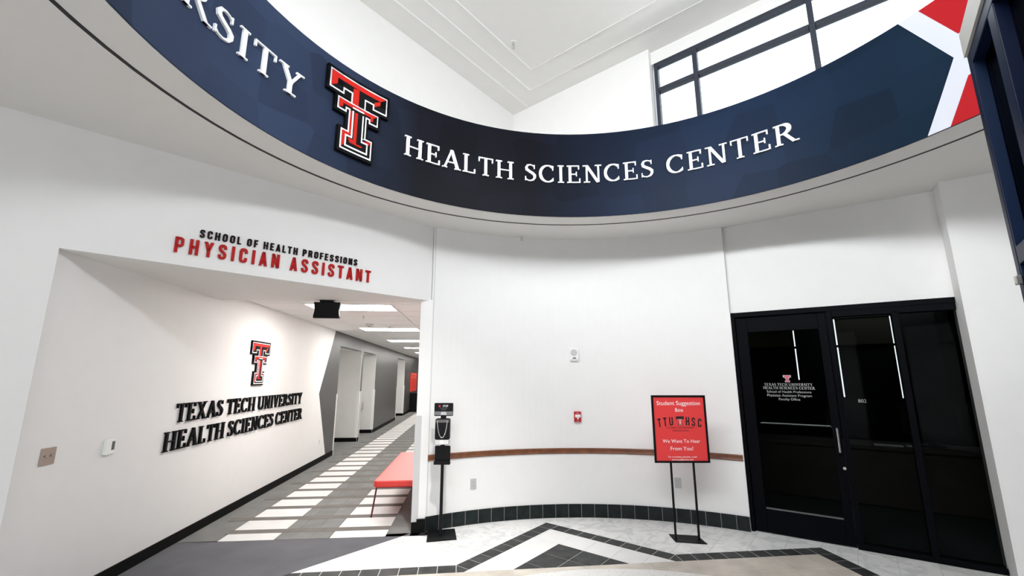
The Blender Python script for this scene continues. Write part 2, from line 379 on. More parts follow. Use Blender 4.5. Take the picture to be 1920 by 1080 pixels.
def lettering(parent, text, G, a0, a1, z0, z1, fr, depth, mtl, c0=0.002, track=.06, space=.3, caps=1.0):
    """letters between a0 and a1 (frame units) and z0..z1, each letter a mesh of its own"""
    lay, W = word_layout(text, G, track, space); sx = (a1 - a0) / W; sz = z1 - z0
    for ch, x in lay:
        m = MB()
        for poly in G[ch][1]:
            q = [(a0 + (x + px) * sx, z0 + py * sz) for px, py in poly]
            m.prism(q, c0, c0 + depth, fr)
        m.build('letter', mtl, parent)
def font_mesh(text, width, height=None, align='CENTER'):
    cu = bpy.data.curves.new('text_tmp', 'FONT'); cu.body = text; cu.align_x = align; cu.size = 1; cu.resolution_u = 3
    o = bpy.data.objects.new('text_tmp', cu); COL.objects.link(o)
    dg = bpy.context.evaluated_depsgraph_get(); me = bpy.data.meshes.new_from_object(o.evaluated_get(dg))
    vs = [(v.co.x, v.co.y) for v in me.vertices]; fs = [tuple(p.vertices) for p in me.polygons]
    bpy.data.objects.remove(o); bpy.data.meshes.remove(me); bpy.data.curves.remove(cu)
    x0 = min(v[0] for v in vs); x1 = max(v[0] for v in vs); s = width / (x1 - x0)
    sy = s if height is None else height / 0.73
    return [((x - (x0 + x1) / 2) * s, y * sy) for x, y in vs], fs
def print_line(name, text, cx, z, width, fr, mtl, parent, c=0.0015, height=None):
    vs, fs = font_mesh(text, width, height)
    m = MB(); m.add([fr(cx + x, z + y, c) for x, y in vs], fs); return m.build(name, mtl, parent)

def grow(r, e): return (r[0] - e, r[1] - e, r[2] + e, r[3] + e)
def emblem(parent, cx, ztop, H, W, fr, thick, cut=0):
    """two interlocked capital Ts: black backing, white outlines, red and black bevels"""
    black = SIGNBLACK
    class SM(MB):
        def prism(s, poly, c0, c1, fr=None, mi=0):
            if not cut: return MB.prism(s, poly, c0, c1, fr, mi)
            for q in slices(poly, cut): MB.prism(s, q, c0, c1, fr, mi)
            return s
    X = W / 0.92; Y = H
    def P(x, y): return (cx + x * X, ztop - y * Y)
    def R(m, r, c0, c1): m.prism([P(r[0], r[1]), P(r[2], r[1]), P(r[2], r[3]), P(r[0], r[3])], c0, c1, fr)
    big = [(-.44, .02, .44, .20), (-.44, .02, -.22, .27), (.22, .02, .44, .27), (-.11, .02, .11, .36)]
    sm = [(-.31, .33, .31, .44), (-.31, .33, -.17, .49), (.17, .33, .31, .49), (-.135, .33, .135, .75), (-.235, .72, .235, .98)]
    inn = [(-.065, .40, .065, .86), (-.15, .80, .15, .91)]
    m = SM()
    for r in big + sm: R(m, grow(r, .034), 0.0, thick)
    for r in ((-.24, .15, -.1, .36), (.1, .15, .24, .36)): R(m, r, 0.0, thick * .9)
    m.build('backing', black, parent)
    e = .0016; w = .020
    m = SM()
    for r in big: R(m, r, thick, thick + e)
    m.build('white_outline', LTXT, parent)
    m = SM()
    for r in big: R(m, grow(r, -w), thick + e, thick + 2 * e)
    m.build('black_face', black, parent)
    m = SM(); c0, c1 = thick + 2 * e, thick + 3 * e
    m = SM(); m.prism([P(-.42, .04), P(.42, .04), P(.33, .105), P(-.33, .105)], c0, c1, fr); m.build('red_face', RED, parent)
    m = SM(); m.prism([P(-.42, .04), P(-.33, .105), P(-.33, .185), P(-.42, .25)], c0, c1, fr); m.build('red_face', RED, parent)
    m = SM(); m.prism([P(-.09, .12), P(.0, .105), P(.0, .34), P(-.09, .34)], c0, c1, fr); m.build('red_face', RED, parent)
    m = SM(); m.prism([P(.24, .155), P(.33, .105), P(.33, .16), P(.24, .22)], c0, c1, fr); m.build('red_face', RED, parent)
    m = SM(); c0, c1 = thick + 3 * e, thick + 4 * e
    for r in sm: R(m, r, c0, c1)
    m.build('white_outline', LTXT, parent)
    m = SM(); c0, c1 = thick + 4 * e, thick + 5 * e
    for r in sm: R(m, grow(r, -w), c0, c1)
    m.build('black_face', black, parent)
    m = SM(); c0, c1 = thick + 5 * e, thick + 6 * e
    m = SM(); m.prism([P(-.29, .35), P(.29, .35), P(.23, .395), P(-.23, .395)], c0, c1, fr); m.build('red_face', RED, parent)
    m = SM(); m.prism([P(-.29, .35), P(-.23, .395), P(-.23, .44), P(-.29, .47)], c0, c1, fr); m.build('red_face', RED, parent)
    m = SM(); R(m, (-.115, .44, -.085, .75), c0, c1); m.build('red_face', RED, parent)
    m = SM(); m.prism([P(-.215, .74), P(-.17, .77), P(-.17, .90), P(-.215, .96)], c0, c1, fr); m.build('red_face', RED, parent)
    m = SM(); m.prism([P(-.215, .74), P(-.115, .74), P(-.09, .77), P(-.17, .79)], c0, c1, fr); m.build('red_face', RED, parent)
    m = SM(); m.prism([P(.10, .77), P(.215, .74), P(.19, .79), P(.10, .79)], c0, c1, fr); m.build('red_face', RED, parent)
    m = SM(); m.prism([P(.19, .385), P(.23, .395), P(.23, .44), P(.19, .455)], c0, c1, fr); m.build('red_face', RED, parent)
    m = SM(); c0, c1 = thick + 6 * e, thick + 7 * e
    for r in inn: R(m, grow(r, .022), c0, c1)
    m.build('white_outline', LTXT, parent)
    m = SM(); c0, c1 = thick + 7 * e, thick + 8 * e
    for r in inn: R(m, r, c0, c1)
    R(m, (-.09, .40, .09, .43), c0, c1)
    m.build('black_face', black, parent)
    m = SM(); c0, c1 = thick + 8 * e, thick + 9 * e
    m = SM(); R(m, (-.052, .44, -.005, .85), c0, c1); m.build('red_face', RED, parent)
    m = SM(); m.prism([P(-.135, .815), P(-.052, .815), P(-.005, .85), P(.09, .85), P(.07, .872), P(-.10, .865)], c0, c1, fr); m.build('red_face', RED, parent)

# ------------------------------------------------------------------ plan geometry
CW = (0.82, 2.40); RW = 3.35          # concave lobby wall
CR = (0.69, 2.18); RR = 2.71          # ring fascia
ZS, ZB = 3.48, 4.53                   # soffit, top of the ring
HD = Vector((-0.0889, 0.996)); HN = Vector((0.996, 0.0889))   # hall: along, across
def hall(n, s, z): return (HN.x * n + HD.x * s, HN.y * n + HD.y * s, z)
NL, NR = -2.97, -0.45                 # hall walls
J = Vector((-3.22, 3.03)); Q = Vector((-1.04, 5.20)); HDIR = (Q - J).normalized(); HNRM = Vector((HDIR.y, -HDIR.x))
P0 = Vector((2.62, 5.28)); P1 = Vector((4.20, 4.17)); DD = (P1 - P0).normalized(); DN = Vector((DD.y, -DD.x))   # DN faces the lobby
if DN.dot(-P0) < 0: DN = -DN
if HNRM.dot(-J) < 0: HNRM = -HNRM
arcW = arc_frame(CW, RW); ring = arc_frame(CR, RR)
def structure(name): return empty(name, (0, 0, 0), kind='structure')

# ------------------------------------------------------------------ lobby walls
m = MB()
A0, A1, NSEG = -32.0, 32.1, 48
for i in range(NSEG):
    a = A0 + (A1 - A0) * i / NSEG; b = A0 + (A1 - A0) * (i + 1) / NSEG
    m.prism([(a, 0), (b, 0), (b, ZS + .05), (a, ZS + .05)], -0.15, 0.0, arcW)
wall_back = m.build('wall_back', WHITE, kind='structure', smooth=True)
# control joints
for a in (A0 + .25, A1 - .1):
    z0 = 2.40 if a > 0 else 0.15
    m = MB(); m.prism([(a, z0), (a + .12, z0), (a + .12, ZS), (a, ZS)], 0, 0.003, arcW); m.build('control_joint', GPLAS, wall_back)

# wall over the storefront, pilaster, right wall
doorf = plane_frame(P0, DD, DN)
m = MB(); m.box(-0.03, 2.02, 2.40, ZS + .05, -0.15, 0, doorf); m.box(-0.06, 0.0, 0, 2.42, -.15, -.001, doorf)
wall_right = m.build('wall_right', WHITE, kind='structure')
m = MB(); m.box(1.955, 3.9, 0, ZS + .05, -0.15, 0.25, doorf)
m.build('pilaster', WHITE, wall_right)
e_ = doorf(3.8, 0, 0.1)
m = MB(); m.box(e_[0] - .05, e_[0] + .12, -3.6, e_[1] + .2, 0, ZS + .05); m.build('side_wall', WHITE, wall_right)

# header wall over the hall opening and the wall left of the jamb
hdrf = plane_frame(J, HDIR, HNRM)
LH = (Q - J).length
m = MB(); m.box(0, LH + .09, 2.55, ZS + .05, -0.16, 0, hdrf)
wall_front = m.build('wall_front', WHITE, kind='structure')
m = MB(); m.box(-2.3, 0.0, 0, ZS + .05, -0.16, 0, hdrf); m.build('jamb_wall', WHITE, wall_front)
p_ = hdrf(-2.3, 0, 0)
m = MB(); m.box(p_[0] - .15, p_[0], -3.6, p_[1] + .1, 0, ZS + .05); m.build('side_wall', WHITE, wall_front)
# soffit of the header, back to the start of the tiled ceiling
j = hdrf(0, 0, -.03); q = hdrf(LH + .05, 0, -.03)
hl = hall(NL - .1, 5.46, 0); hr = hall(NR + .1, 5.46, 0)
m = MB(); m.prism([(j[0], j[1]), (q[0], q[1]), (hr[0], hr[1]), (hl[0], hl[1])], 2.548, 2.75); m.build('header_soffit', SOFF, wall_front)
# end of the curved wall at the hall opening
ae = arcW(A0, 0, 0); ab = arcW(A0, 0, -0.15)
pts = [(ae[0], ae[1]), (-1.085, 5.215), hall(-.60, 5.45, 0)[:2], hall(-.30, 5.45, 0)[:2], (ab[0], ab[1])]
m = MB(); m.prism(pts, 0, 2.56); wall_jamb = m.build('jamb_end', WHITE, wall_front)

# soffit: two annuli with a black shadow gap between them
def annulus(m, C, r0, r1, z0, z1, n=96, mi=0):
    vs = []; fs = []
    for i in range(n):
        a = 2 * pi * i / n
        for r, z in ((r0, z0), (r1, z0), (r1, z1), (r0, z1)): vs.append((C[0] + r * sin(a), C[1] + r * cos(a), z))
    for i in range(n):
        a = i * 4; b = ((i + 1) % n) * 4
        for k in range(4): fs.append((a + k, a + (k + 1) % 4, b + (k + 1) % 4, b + k))
    m.add(vs, fs, mi)
m = MB(); annulus(m, CR, RR + .012, 2.970, ZS - .003, ZS + .12, n=120); soffit = m.build('ceiling', SOFF, kind='structure', smooth=True)
m = MB(); annulus(m, CR, 2.998, 6.2, ZS - .003, ZS + .12); m.build('outer_soffit', SOFF, soffit)
m = MB(); annulus(m, CR, 2.970, 2.998, ZS - .0045, ZS + .11); m.build('shadow_gap', BLACK, soffit)

# ring fascia with the printed wrap
m = MB(); uvs = []
n = 120
vs = []; fs = []
for i in range(n):
    a = -180 + 360 * i / n
    vs += [ring(a, ZS, 0), ring(a, ZB, 0), ring(a, ZB, -.14), ring(a, ZS, -.14)]
for i in range(n):
    a = i * 4; b = ((i + 1) % n) * 4
    for k in range(4): fs.append((a + k, a + (k + 1) % 4, b + (k + 1) % 4, b + k))
m.add(vs, fs)
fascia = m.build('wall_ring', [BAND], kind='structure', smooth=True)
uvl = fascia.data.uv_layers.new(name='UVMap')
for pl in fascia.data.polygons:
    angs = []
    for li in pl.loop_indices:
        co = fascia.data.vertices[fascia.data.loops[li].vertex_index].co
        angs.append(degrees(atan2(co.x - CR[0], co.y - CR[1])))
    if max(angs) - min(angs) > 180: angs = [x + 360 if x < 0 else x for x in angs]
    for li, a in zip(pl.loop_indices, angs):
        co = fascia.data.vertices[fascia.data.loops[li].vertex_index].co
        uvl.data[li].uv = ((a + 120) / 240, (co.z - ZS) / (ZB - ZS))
def mural(name, poly, mtl, c1, c0=0.0):
    m = MB()
    for q in slices(poly, 2.0): m.prism(q, c0, c1, ring)
    return m.build(name, mtl, fascia)
# big hexagon outline at the right end of the wrap
mural('red_field', [(71.4, 4.529), (75.65, 4.15), (82, 4.15), (82, 4.529)], REDM, .002)
mural('red_field', [(72.4, 3.481), (75.75, 3.80), (82, 3.80), (82, 3.481)], REDM, .002)
mural('white_stripe', [(68.4, 4.529), (74.55, 3.988), (75.65, 4.15), (71.4, 4.529)], WMUR, .004)
mural('white_stripe', [(69.4, 3.481), (72.4, 3.481), (75.75, 3.80), (74.55, 3.988)], WMUR, .004)
mural('white_stripe', [(74.55, 3.988), (75.75, 3.80), (96, 3.80), (96, 4.15), (75.65, 4.15)], WMUR, .004)

# ------------------------------------------------------------------ upper room
def upf(side):
    if side == 'L': return plane_frame(K, EL, ER)
    if side == 'R': return plane_frame(K, ER, EL)
    if side == 'B': return plane_frame(up(7.0, 0), ER, -EL)
    return plane_frame(up(0, 7.4), EL, -ER)
LEDGE = ZB - .10
m = MB(); m.box(-.1, 7.2, LEDGE, ZC + .1, -.2, 0, upf('L')); m.build('wall_upper_left', WHITE, kind='structure')
def window_wall(side, L, a0, a1, z0, name, rec=0.10, frame_n=()):
    f = upf(side); m = MB()
    m.box(-.1, a0, LEDGE, ZC + .1, -.25, 0, f); m.box(a1, L + .1, LEDGE, ZC + .1, -.25, 0, f)
    m.box(a0, a1, LEDGE, z0, -.25, 0, f); m.box(a0, a1, 6.15, ZC + .1, -.25, -rec, f)
    return m.build(name, WHITE, kind='structure'), f
def window(f, a0, a1, z0, z1, zt, muls, name):
    wn_ = empty(name, (0, 0, 0), kind='structure')
    c0, c1 = -.20, -.10
    for (b0, b1, d0, d1) in ((a0, a0 + .05, z0, z1), (a1 - .05, a1, z0, z1), (a0, a1, z1 - .06, z1), (a0, a1, z0, z0 + .05)):
        m = MB(); m.box(b0, b1, d0, d1, c0, c1, f); m.build('window_frame', WINF, wn_, bevel=.006)
    for x in muls:
        m = MB(); m.box(x - .03, x + .03, z0 + .05, z1 - .06, c0, c1 + .01, f); m.build('mullion', WINF, wn_, bevel=.008)
    xs = [a0 + .05] + list(muls) + [a1 - .05]
    for x0, x1 in zip(xs[:-1], xs[1:]):
        p0 = x0 + (.03 if x0 in muls else 0); p1 = x1 - (.03 if x1 in muls else 0)
        m = MB(); m.box(p0, p1, zt - .03, zt + .03, c0, c1, f); m.build('transom_bar', WINF, wn_, bevel=.008)
        for (b0, b1) in ((z0 + .05, zt - .03), (zt + .03, z1 - .06)):
            m = MB(); m.box(p0, p1, b0, b1, -.155, -.149, f); m.build('pane', GLASSC, wn_)
    return wn_
wr, fR = window_wall('R', 7.4, 2.57, 6.9, 4.75, 'wall_upper_right')
window(fR, 2.60, 6.90, 4.75, 6.15, 5.71, (3.17, 4.50, 5.83), 'window_1')
wb_, fB = window_wall('B', 7.4, 0.8, 6.8, 4.9, 'wall_upper_rear')
window(fB, 0.8, 6.8, 4.9, 6.15, 5.71, (2.3, 3.8, 5.3), 'window_2')
wo_, fO = window_wall('O', 7.0, 0.8, 6.4, 4.9, 'wall_upper_side')
window(fO, 0.8, 6.4, 4.9, 6.15, 5.71, (2.2, 3.6, 5.0), 'window_3')
# ledge behind the ring
m = MB(); nseg = 64
sq = []
for i in range(nseg):
    a = 2 * pi * i / nseg; d = Vector((sin(a), cos(a)))
    # distance from ring centre to the square's walls
    best = 9
    for (pt, nv) in ((K, Vector((ER.x, ER.y))), (K, Vector((EL.x, EL.y))), (up(7, 7.4), -Vector((EL.x, EL.y))), (up(7, 7.4), -Vector((ER.x, ER.y)))):
        # inside is nv-positive measured with the other axis as tangent
        tang = EL if abs(nv.dot(ER)) > .9 else ER
        nn_ = Vector((tang.y, -tang.x)); nn_ = nn_ if nn_.dot(nv) > 0 else -nn_
        den = d.dot(nn_); dist = (Vector(CR) - pt).dot(nn_)
        if den < -1e-6: best = min(best, -dist / den)
    sq.append((CR[0] + d.x * (best + .05), CR[1] + d.y * (best + .05)))
vs = []; fs = []
for i in range(nseg):
    a = 2 * pi * i / nseg; r = RR + .10
    vs += [(CR[0] + r * sin(a), CR[1] + r * cos(a), LEDGE), (*sq[i], LEDGE), (*sq[i], LEDGE - .1), (CR[0] + r * sin(a), CR[1] + r * cos(a), LEDGE - .1)]
for i in range(nseg):
    a = i * 4; b = ((i + 1) % nseg) * 4
    for k in range(4): fs.append((a + k, a + (k + 1) % 4, b + (k + 1) % 4, b + k))
m.add(vs, fs); m.build('trim_ledge', SOFF, kind='structure')
# upper ceiling with thin L-shaped reveals parallel to the walls
m = MB(); m.prism([tuple(up(-.15, -.15)), tuple(up(-.15, 7.6)), tuple(up(7.2, 7.6)), tuple(up(7.2, -.15))], ZC, ZC + .15)
cu = m.build('ceiling_upper', CEIL, kind='structure')
upc = lambda a, b, c: (*(K + EL * a + ER * b), ZC - c)
for k, o in enumerate((.36, .66, .97)):
    b0 = (0.0, .37, .75)[k]
    m = MB(); m.box(b0, 7.0, o - .007, o + .007, 0, .008, upc); m.build('ceiling_reveal', REVEAL_W, cu)
for k, (o, a0) in enumerate(((.37, .66), (.75, .97))):
    m = MB(); m.box(a0, 0, 0, 0, 0, 0) if False else None
    m = MB(); m.box(o - .007, o + .007, a0, 7.4, 0, .008, upc); m.build('ceiling_reveal', SOFF, cu)

# rear wall of the lobby (behind the photographer) with two glazed entrance openings
m = MB(); m.box(-6.2, -2.7, -3.75, -3.6, 0, ZS + .05); m.box(.9, 8, -3.75, -3.6, 0, ZS + .05); m.box(-2.7, .9, -3.75, -3.6, 2.9, ZS + .05)
m.build('wall_rear', TREEB, kind='structure')

# ------------------------------------------------------------------ hall
wl_ = structure('wall_left')
hleft = lambda a, b, c: hall(NL + c, a, b)        # a = along the hall, b = z, c = into the hall
hright = lambda a, b, c: hall(NR - c, a, b)
ZH = 2.64
sJ = J.dot(HD)
zz = [(9.93, 0), (9.20, 1.33), (9.97, ZH)]
m = MB(); m.prism([(sJ - .02, 0), zz[0], zz[1], (sJ - .02, 1.33)], -.15, 0, hleft); m.prism([(sJ - .02, 1.33), zz[1], zz[2], (sJ - .02, ZH + .1)], -.15, 0, hleft)
m.build('white_wall', WHITE, wl_)
m = MB()
m.prism([zz[0], (10.40, 0), (10.40, 1.33), zz[1]], -.15, 0, hleft); m.prism([zz[1], (10.40, 1.33), (10.40, ZH + .1), zz[2]], -.15, 0, hleft)
m.prism([(12.44, 0), (12.62, 0), (12.62, ZH), (12.44, ZH)], -.15, 0, hleft)
m.prism([(10.40, 2.34), (12.44, 2.34), (12.44, ZH), (10.40, ZH)], -.15, 0, hleft)
m.prism([(12.62, 2.34), (14.28, 2.34), (14.28, ZH), (12.62, ZH)], -.15, 0, hleft)
m.prism([(14.28, 0), (18.4, 0), (18.4, ZH), (14.28, ZH)], -.15, 0, hleft)
m.prism([(18.4, 2.4), (20.4, 2.4), (20.4, ZH), (18.4, ZH)], -.15, 0, hleft)
m.prism([(20.4, 0), (26.2, 0), (26.2, ZH), (20.4, ZH)], -.15, 0, hleft)
m.build('charcoal_wall', GREYW, wl_)
for (s0, s1, zt) in ((10.40, 12.44, 2.34), (12.62, 14.28, 2.34), (18.4, 20.4, 2.40)):
    m = MB(); m.box(s1 - .02, s1 + .08, 0, zt, -1.1, -.0005, hleft); m.build('recess_side', RECW, wl_)
    m = MB(); m.box(s0 - .10, s0 + .005, 0, zt, -1.1, -.15, hleft); m.build('recess_side', RECW, wl_)
    m = MB(); m.box(s0 - .1, s1 + .1, 0, zt, -1.2, -1.1, hleft); m.build('recess_back', RECW, wl_)
    m = MB(); m.box(s0 - .1, s1 + .1, zt, zt + .1, -1.2, -.15, hleft); m.build('recess_soffit', RECW, wl_)
    m = MB(); m.box(s1 - .035, s1 - .02, 0, .10, -1.1, -.0, hleft); m.build('recess_base', RUBBER, wl_)
    for s_ in (s0, s1):
        m = MB(); m.box(s_ - .045, s_ + .0, .0, 1.28, -.004, .012, hleft) if s_ == s0 else m.box(s_ - .035, s_ + .04, .10, 1.28, -.06, .012, hleft)
        m.build('corner_guard', WPLAS, wl_)
bl = MB(); bl.box(sJ, 10.36, 0, .10, 0, .012, hleft); bb = bl.build('baseboard_left', RUBBER, kind='structure')
for a, b in ((12.46, 12.60), (14.33, 18.35), (20.45, 26)):
    m = MB(); m.box(a, b, 0, .10, 0, .012, hleft); m.build('baseboard_segment', RUBBER, bb)
m = MB(); m.box(5.44, 26.2, 0, ZH + .05, -.15, 0, hright); wh = m.build('wall_hall_right', WHITE, kind='structure')
m = MB(); m.box(5.5, 26.0, 0, .10, 0, .012, hright); m.build('baseboard_right', RUBBER, kind='structure')
m = MB(); m.prism([hall(NL - .1, 26, 0)[:2], hall(NR + .1, 26, 0)[:2], hall(NR + .1, 26.15, 0)[:2], hall(NL - .1, 26.15, 0)[:2]], 0, ZH); m.build('wall_hall_end', GREYW, kind='structure')

# hall ceiling: suspended tiles of 0.61 x 1.22 with recessed joints
hc = structure('ceiling_hall')
m = MB(); m.prism([hall(NL - .15, 5.44, 0)[:2], hall(NR + .15, 5.44, 0)[:2], hall(NR + .15, 26.2, 0)[:2], hall(NL - .15, 26.2, 0)[:2]], ZH + .012, ZH + .06); m.build('ceiling_grid', GRID, hc)
fix = [(6.22, 6.83), (9.42, 10.03), (12.62, 13.23), (15.82, 16.43), (19.02, 19.63), (22.22, 22.83)]
ncols = [(-2.965, -2.34), (-2.34, -1.12), (-1.12, -.455)]
k = 0; s = 5.46
edges = [5.46, 5.61]
while edges[-1] < 26: edges.append(edges[-1] + .61)
edges = [5.455] + [5.61 + .61 * i for i in range(34)]
fixedges = []
for i in range(len(edges) - 1):
    s0, s1 = edges[i], edges[i + 1]
    for ci, (n0, n1) in enumerate(ncols):
        if ci == 1 and i % 5 == 2 and i > 0: fixedges.append((s0, s1)); continue
        g = .006
        m = MB(); m.prism([hall(n0 + g, s0 + g, 0)[:2], hall(n1 - g, s0 + g, 0)[:2], hall(n1 - g, s1 - g, 0)[:2], hall(n0 + g, s1 - g, 0)[:2]], ZH, ZH + .014)
        m.build('ceiling_tile', TILEC, hc)
ords = ('nearest', 'second', 'third', 'fourth', 'fifth', 'sixth', 'farthest')
for i, (s0, s1) in enumerate(fixedges):
    b = hall(-1.73, (s0 + s1) / 2, ZH)
    th = empty('ceiling_light', b, '%s white rectangular light panel glowing in the hall ceiling' % ords[i], 'light', 'light panels along the hall ceiling')
    fr_ = lambda a, b_, c: hall(a, b_, c)
    m = MB()
    for (n0, n1, a, c) in ((-2.335, -1.125, s0 + .005, s0 + .03), (-2.335, -1.125, s1 - .03, s1 - .005), (-2.335, -2.31, s0 + .03, s1 - .03), (-1.15, -1.125, s0 + .03, s1 - .03)):
        m.box(n0, n1, a, c, ZH - .006, ZH + .012, fr_)
    m.build('frame', WPLAS, th)
    m = MB(); m.box(-2.31, -1.15, s0 + .03, s1 - .03, ZH - .002, ZH + .010, fr_); m.build('diffuser', LAMP, th)

# ------------------------------------------------------------------ floors
fl = structure('floor')
m = MB(); m.box(-6.3, 8.2, -3.8, 6.2, -.12, -.0015); m.build('floor_slab', GROUT, fl)
UF = Vector((0.993, 0.118)); VF = Vector((-0.118, 0.993))   # axes of the floor pattern
def uvw(u, v): return (UF.x * u + VF.x * v, UF.y * u + VF.y * v)
def uvz(u, v, c): x, y = uvw(u, v); return (x, y, c)
UC, VC, HS = 1.04, 1.90, 2.50
AP = (1.05, 5.47); FL_, FRr = (0.02, 4.40), (2.08, 4.40)    # chevron apex and feet, outer edge
def addtile(poly, mtl, name='tile', top=0.0):
    if parea(poly) < .0006: return
    m = MB(); m.prism(poly, -.010, top, uvz); m.build(name, mtl, fl)
def line_clip(poly, p, q, keep_left, off=0.0):
    dx, dy = q[0] - p[0], q[1] - p[1]; l = hypot(dx, dy); nx, ny = -dy / l, dx / l    # left normal
    if keep_left: return clip(poly, -nx, -ny, -(nx * p[0] + ny * p[1]) - off)
    return clip(poly, nx, ny, nx * p[0] + ny * p[1] - off)
def seg_basis(p, q):
    dx, dy = q[0] - p[0], q[1] - p[1]; l = hypot(dx, dy); return (dx / l, dy / l), l
BW = .15; G = .005
# slate border: legs of the point, sides of the square
def inner(p, q, side):      # point offset by BW to the given side of p->q
    (dx, dy), l = seg_basis(p, q); s = side
    return (dx, dy), (-dy * s, dx * s), l
def isect(p, d, q, e):
    det = d[0] * -e[1] + d[1] * e[0]; t = ((q[0] - p[0]) * -e[1] + (q[1] - p[1]) * e[0]) / det
    return (p[0] + d[0] * t, p[1] + d[1] * t)
TOPV = 4.40
SQL, SQR = UC - HS, UC + HS + .05
outer = [(SQR, 0.9), (SQR, TOPV), FRr, AP, FL_, (SQL, TOPV), (SQL, 0.9)]
def offset_pts(pts, d):
    out = []
    for i in range(len(pts)):
        if i == 0 or i == len(pts) - 1:
            (dx, dy), l = seg_basis(*(pts[0:2] if i == 0 else pts[-2:])); out.append((pts[i][0] - dy * d, pts[i][1] + dx * d)); continue
        (a, b), _ = seg_basis(pts[i - 1], pts[i]); (c, e), _ = seg_basis(pts[i], pts[i + 1])
        out.append(isect((pts[i][0] - b * d, pts[i][1] + a * d), (a, b), (pts[i][0] - e * d, pts[i][1] + c * d), (c, e)))
    return out
inn_ = offset_pts(outer, BW)
for i in range(len(outer) - 1):
    o0, o1, i0, i1 = outer[i], outer[i + 1], inn_[i], inn_[i + 1]
    (dx, dy), l = seg_basis(o0, o1)
    cnt = max(1, round(l / .158)); st = l / cnt
    quad = [o0, o1, i1, i0]
    for k in range(-1, cnt + 2):
        t0, t1 = k * st + G / 2 + .001, (k + 1) * st - G / 2 - .001
        c0 = dx * o0[0] + dy * o0[1]
        q = clip(clip(quad, dx, dy, c0 + t1), -dx, -dy, -(c0 + t0))
        # shrink slightly off the mitre lines
        q = line_clip(q, o0, i0, (i0[0] - o0[0]) * dy - (i0[1] - o0[1]) * dx > 0 and False or True, 0) if False else q
        addtile(q, SLATE)
# chevron infill: white tile border and a dark field, joints parallel to the legs
ap = inn_[3]; fl_l = inn_[4]; fr_r = inn_[2]
(e1x, e1y), L1 = seg_basis(AP, FL_); (e2x, e2y), L2 = seg_basis(AP, FRr)
VB = TOPV - BW                          # base line of the triangle
dark0 = (1.045, 4.80)                   # apex of the dark field
def lattice(origin, s, i, j, g): return [(origin[0] + e1x * a * s + e2x * b * s, origin[1] + e1y * a * s + e2y * b * s)
                                         for a, b in ((i + g, j + g), (i + 1 - g, j + g), (i + 1 - g, j + 1 - g), (i + g, j + 1 - g))]
TS = .284; gg = .010
tri_clip = lambda p: clip(line_clip(line_clip(p, ap, fl_l, True, G), fr_r, ap, True, G), 0, -1, -VB - .002)
for i in range(-6, 8):
    for j in range(-6, 8):
        q = lattice(dark0, TS, i, j, gg)
        q = tri_clip(q)
        if parea(q) < .0008: continue
        addtile(q, SLATE if (i >= 0 and j >= 0) else WTILE)
# tan field inside the square, down to the terrazzo disc
RT = 2.32; TC = (1.12, 1.86)
def outside_disc_clip(poly):
    cx = sum(p[0] for p in poly) / len(poly); cy = sum(p[1] for p in poly) / len(poly)
    d = hypot(cx - TC[0], cy - TC[1]); nx, ny = (cx - TC[0]) / d, (cy - TC[1]) / d
    return clip(poly, -nx, -ny, -(nx * TC[0] + ny * TC[1] + RT + .003))
for i in range(-1, 18):
    for j in range(-1, 14):
        u0, v1 = SQL + BW + i * .3048, VB - j * .3048
        q = rect(u0 + .003, v1 - .3008, u0 + .3008, v1 - .003)
        q = clip(clip(clip(q, 1, 0, SQR - BW - .003), -1, 0, -(SQL + BW + .003)), 0, 1, VB - .003)
        if len(q) < 3: continue
        q = outside_disc_clip(q)
        addtile(q, TAN)
m = MB(); m.prism([(TC[0] + RT * cos(2 * pi * k / 96), TC[1] + RT * sin(2 * pi * k / 96)) for k in range(96)], -.01, 0, uvz)
m.build('terrazzo_disc', TERR, fl)
# pale field tiles, diagonal, between the border and the walls
TH0 = (-1.09, 5.20); TH1 = (-3.35, 2.44)        # threshold to the carpet (world)
thl = [(UF.x * p[0] + UF.y * p[1], VF.x * p[0] + VF.y * p[1]) for p in (TH0, TH1)]
def to_uv(x, y): return (UF.x * x + UF.y * y, VF.x * x + VF.y * y)
dA = to_uv(*P0); dB = to_uv(*P1)
cwu = to_uv(*CW)
TS2 = .287
cnt = 0
for i in range(-14, 16):
    for j in range(-14, 16):
        q = lattice((AP[0], AP[1] + .0), TS2, i + .0, j + .0, .009)
        cx = sum(p[0] for p in q) / 4; cy = sum(p[1] for p in q) / 4
        if cy < 2.9 or cy > 6.3 or cx < -4 or cx > 5.4: continue
        q = line_clip(q, thl[0], thl[1], True, .004)          # lobby side of the threshold
        if parea(q) < .001: continue
        q = line_clip(q, dA, dB, False, -.02)                   # door wall
        if parea(q) < .001: continue
        if hypot(cx - cwu[0], cy - cwu[1]) > RW + .25: continue
        # regions outside the star
        regs = []
        a = clip(q, 0, -1, -(TOPV + .003))                     # above the square's top line
        if parea(a) > .0005:
            mid = (AP[0], 0)
            l_ = clip(a, 1, 0, AP[0]); l_ = line_clip(l_, AP, FL_, False, G) if l_ else l_
            r_ = clip(a, -1, 0, -AP[0]); r_ = line_clip(r_, FRr, AP, False, G) if r_ else r_
            regs += [l_, r_]
        b = clip(clip(q, 0, 1, TOPV + .003), -1, 0, -(SQR + .004)); regs.append(b)
        b = clip(clip(q, 0, 1, TOPV + .003), 1, 0, SQL - .004); regs.append(b)
        regs = [r for r in regs if r and parea(r) > .0005]
        if not regs: continue
        m = MB()
        for r in regs: m.prism(r, -.010, 0, uvz)
        m.build('tile', MARB, fl); cnt += 1

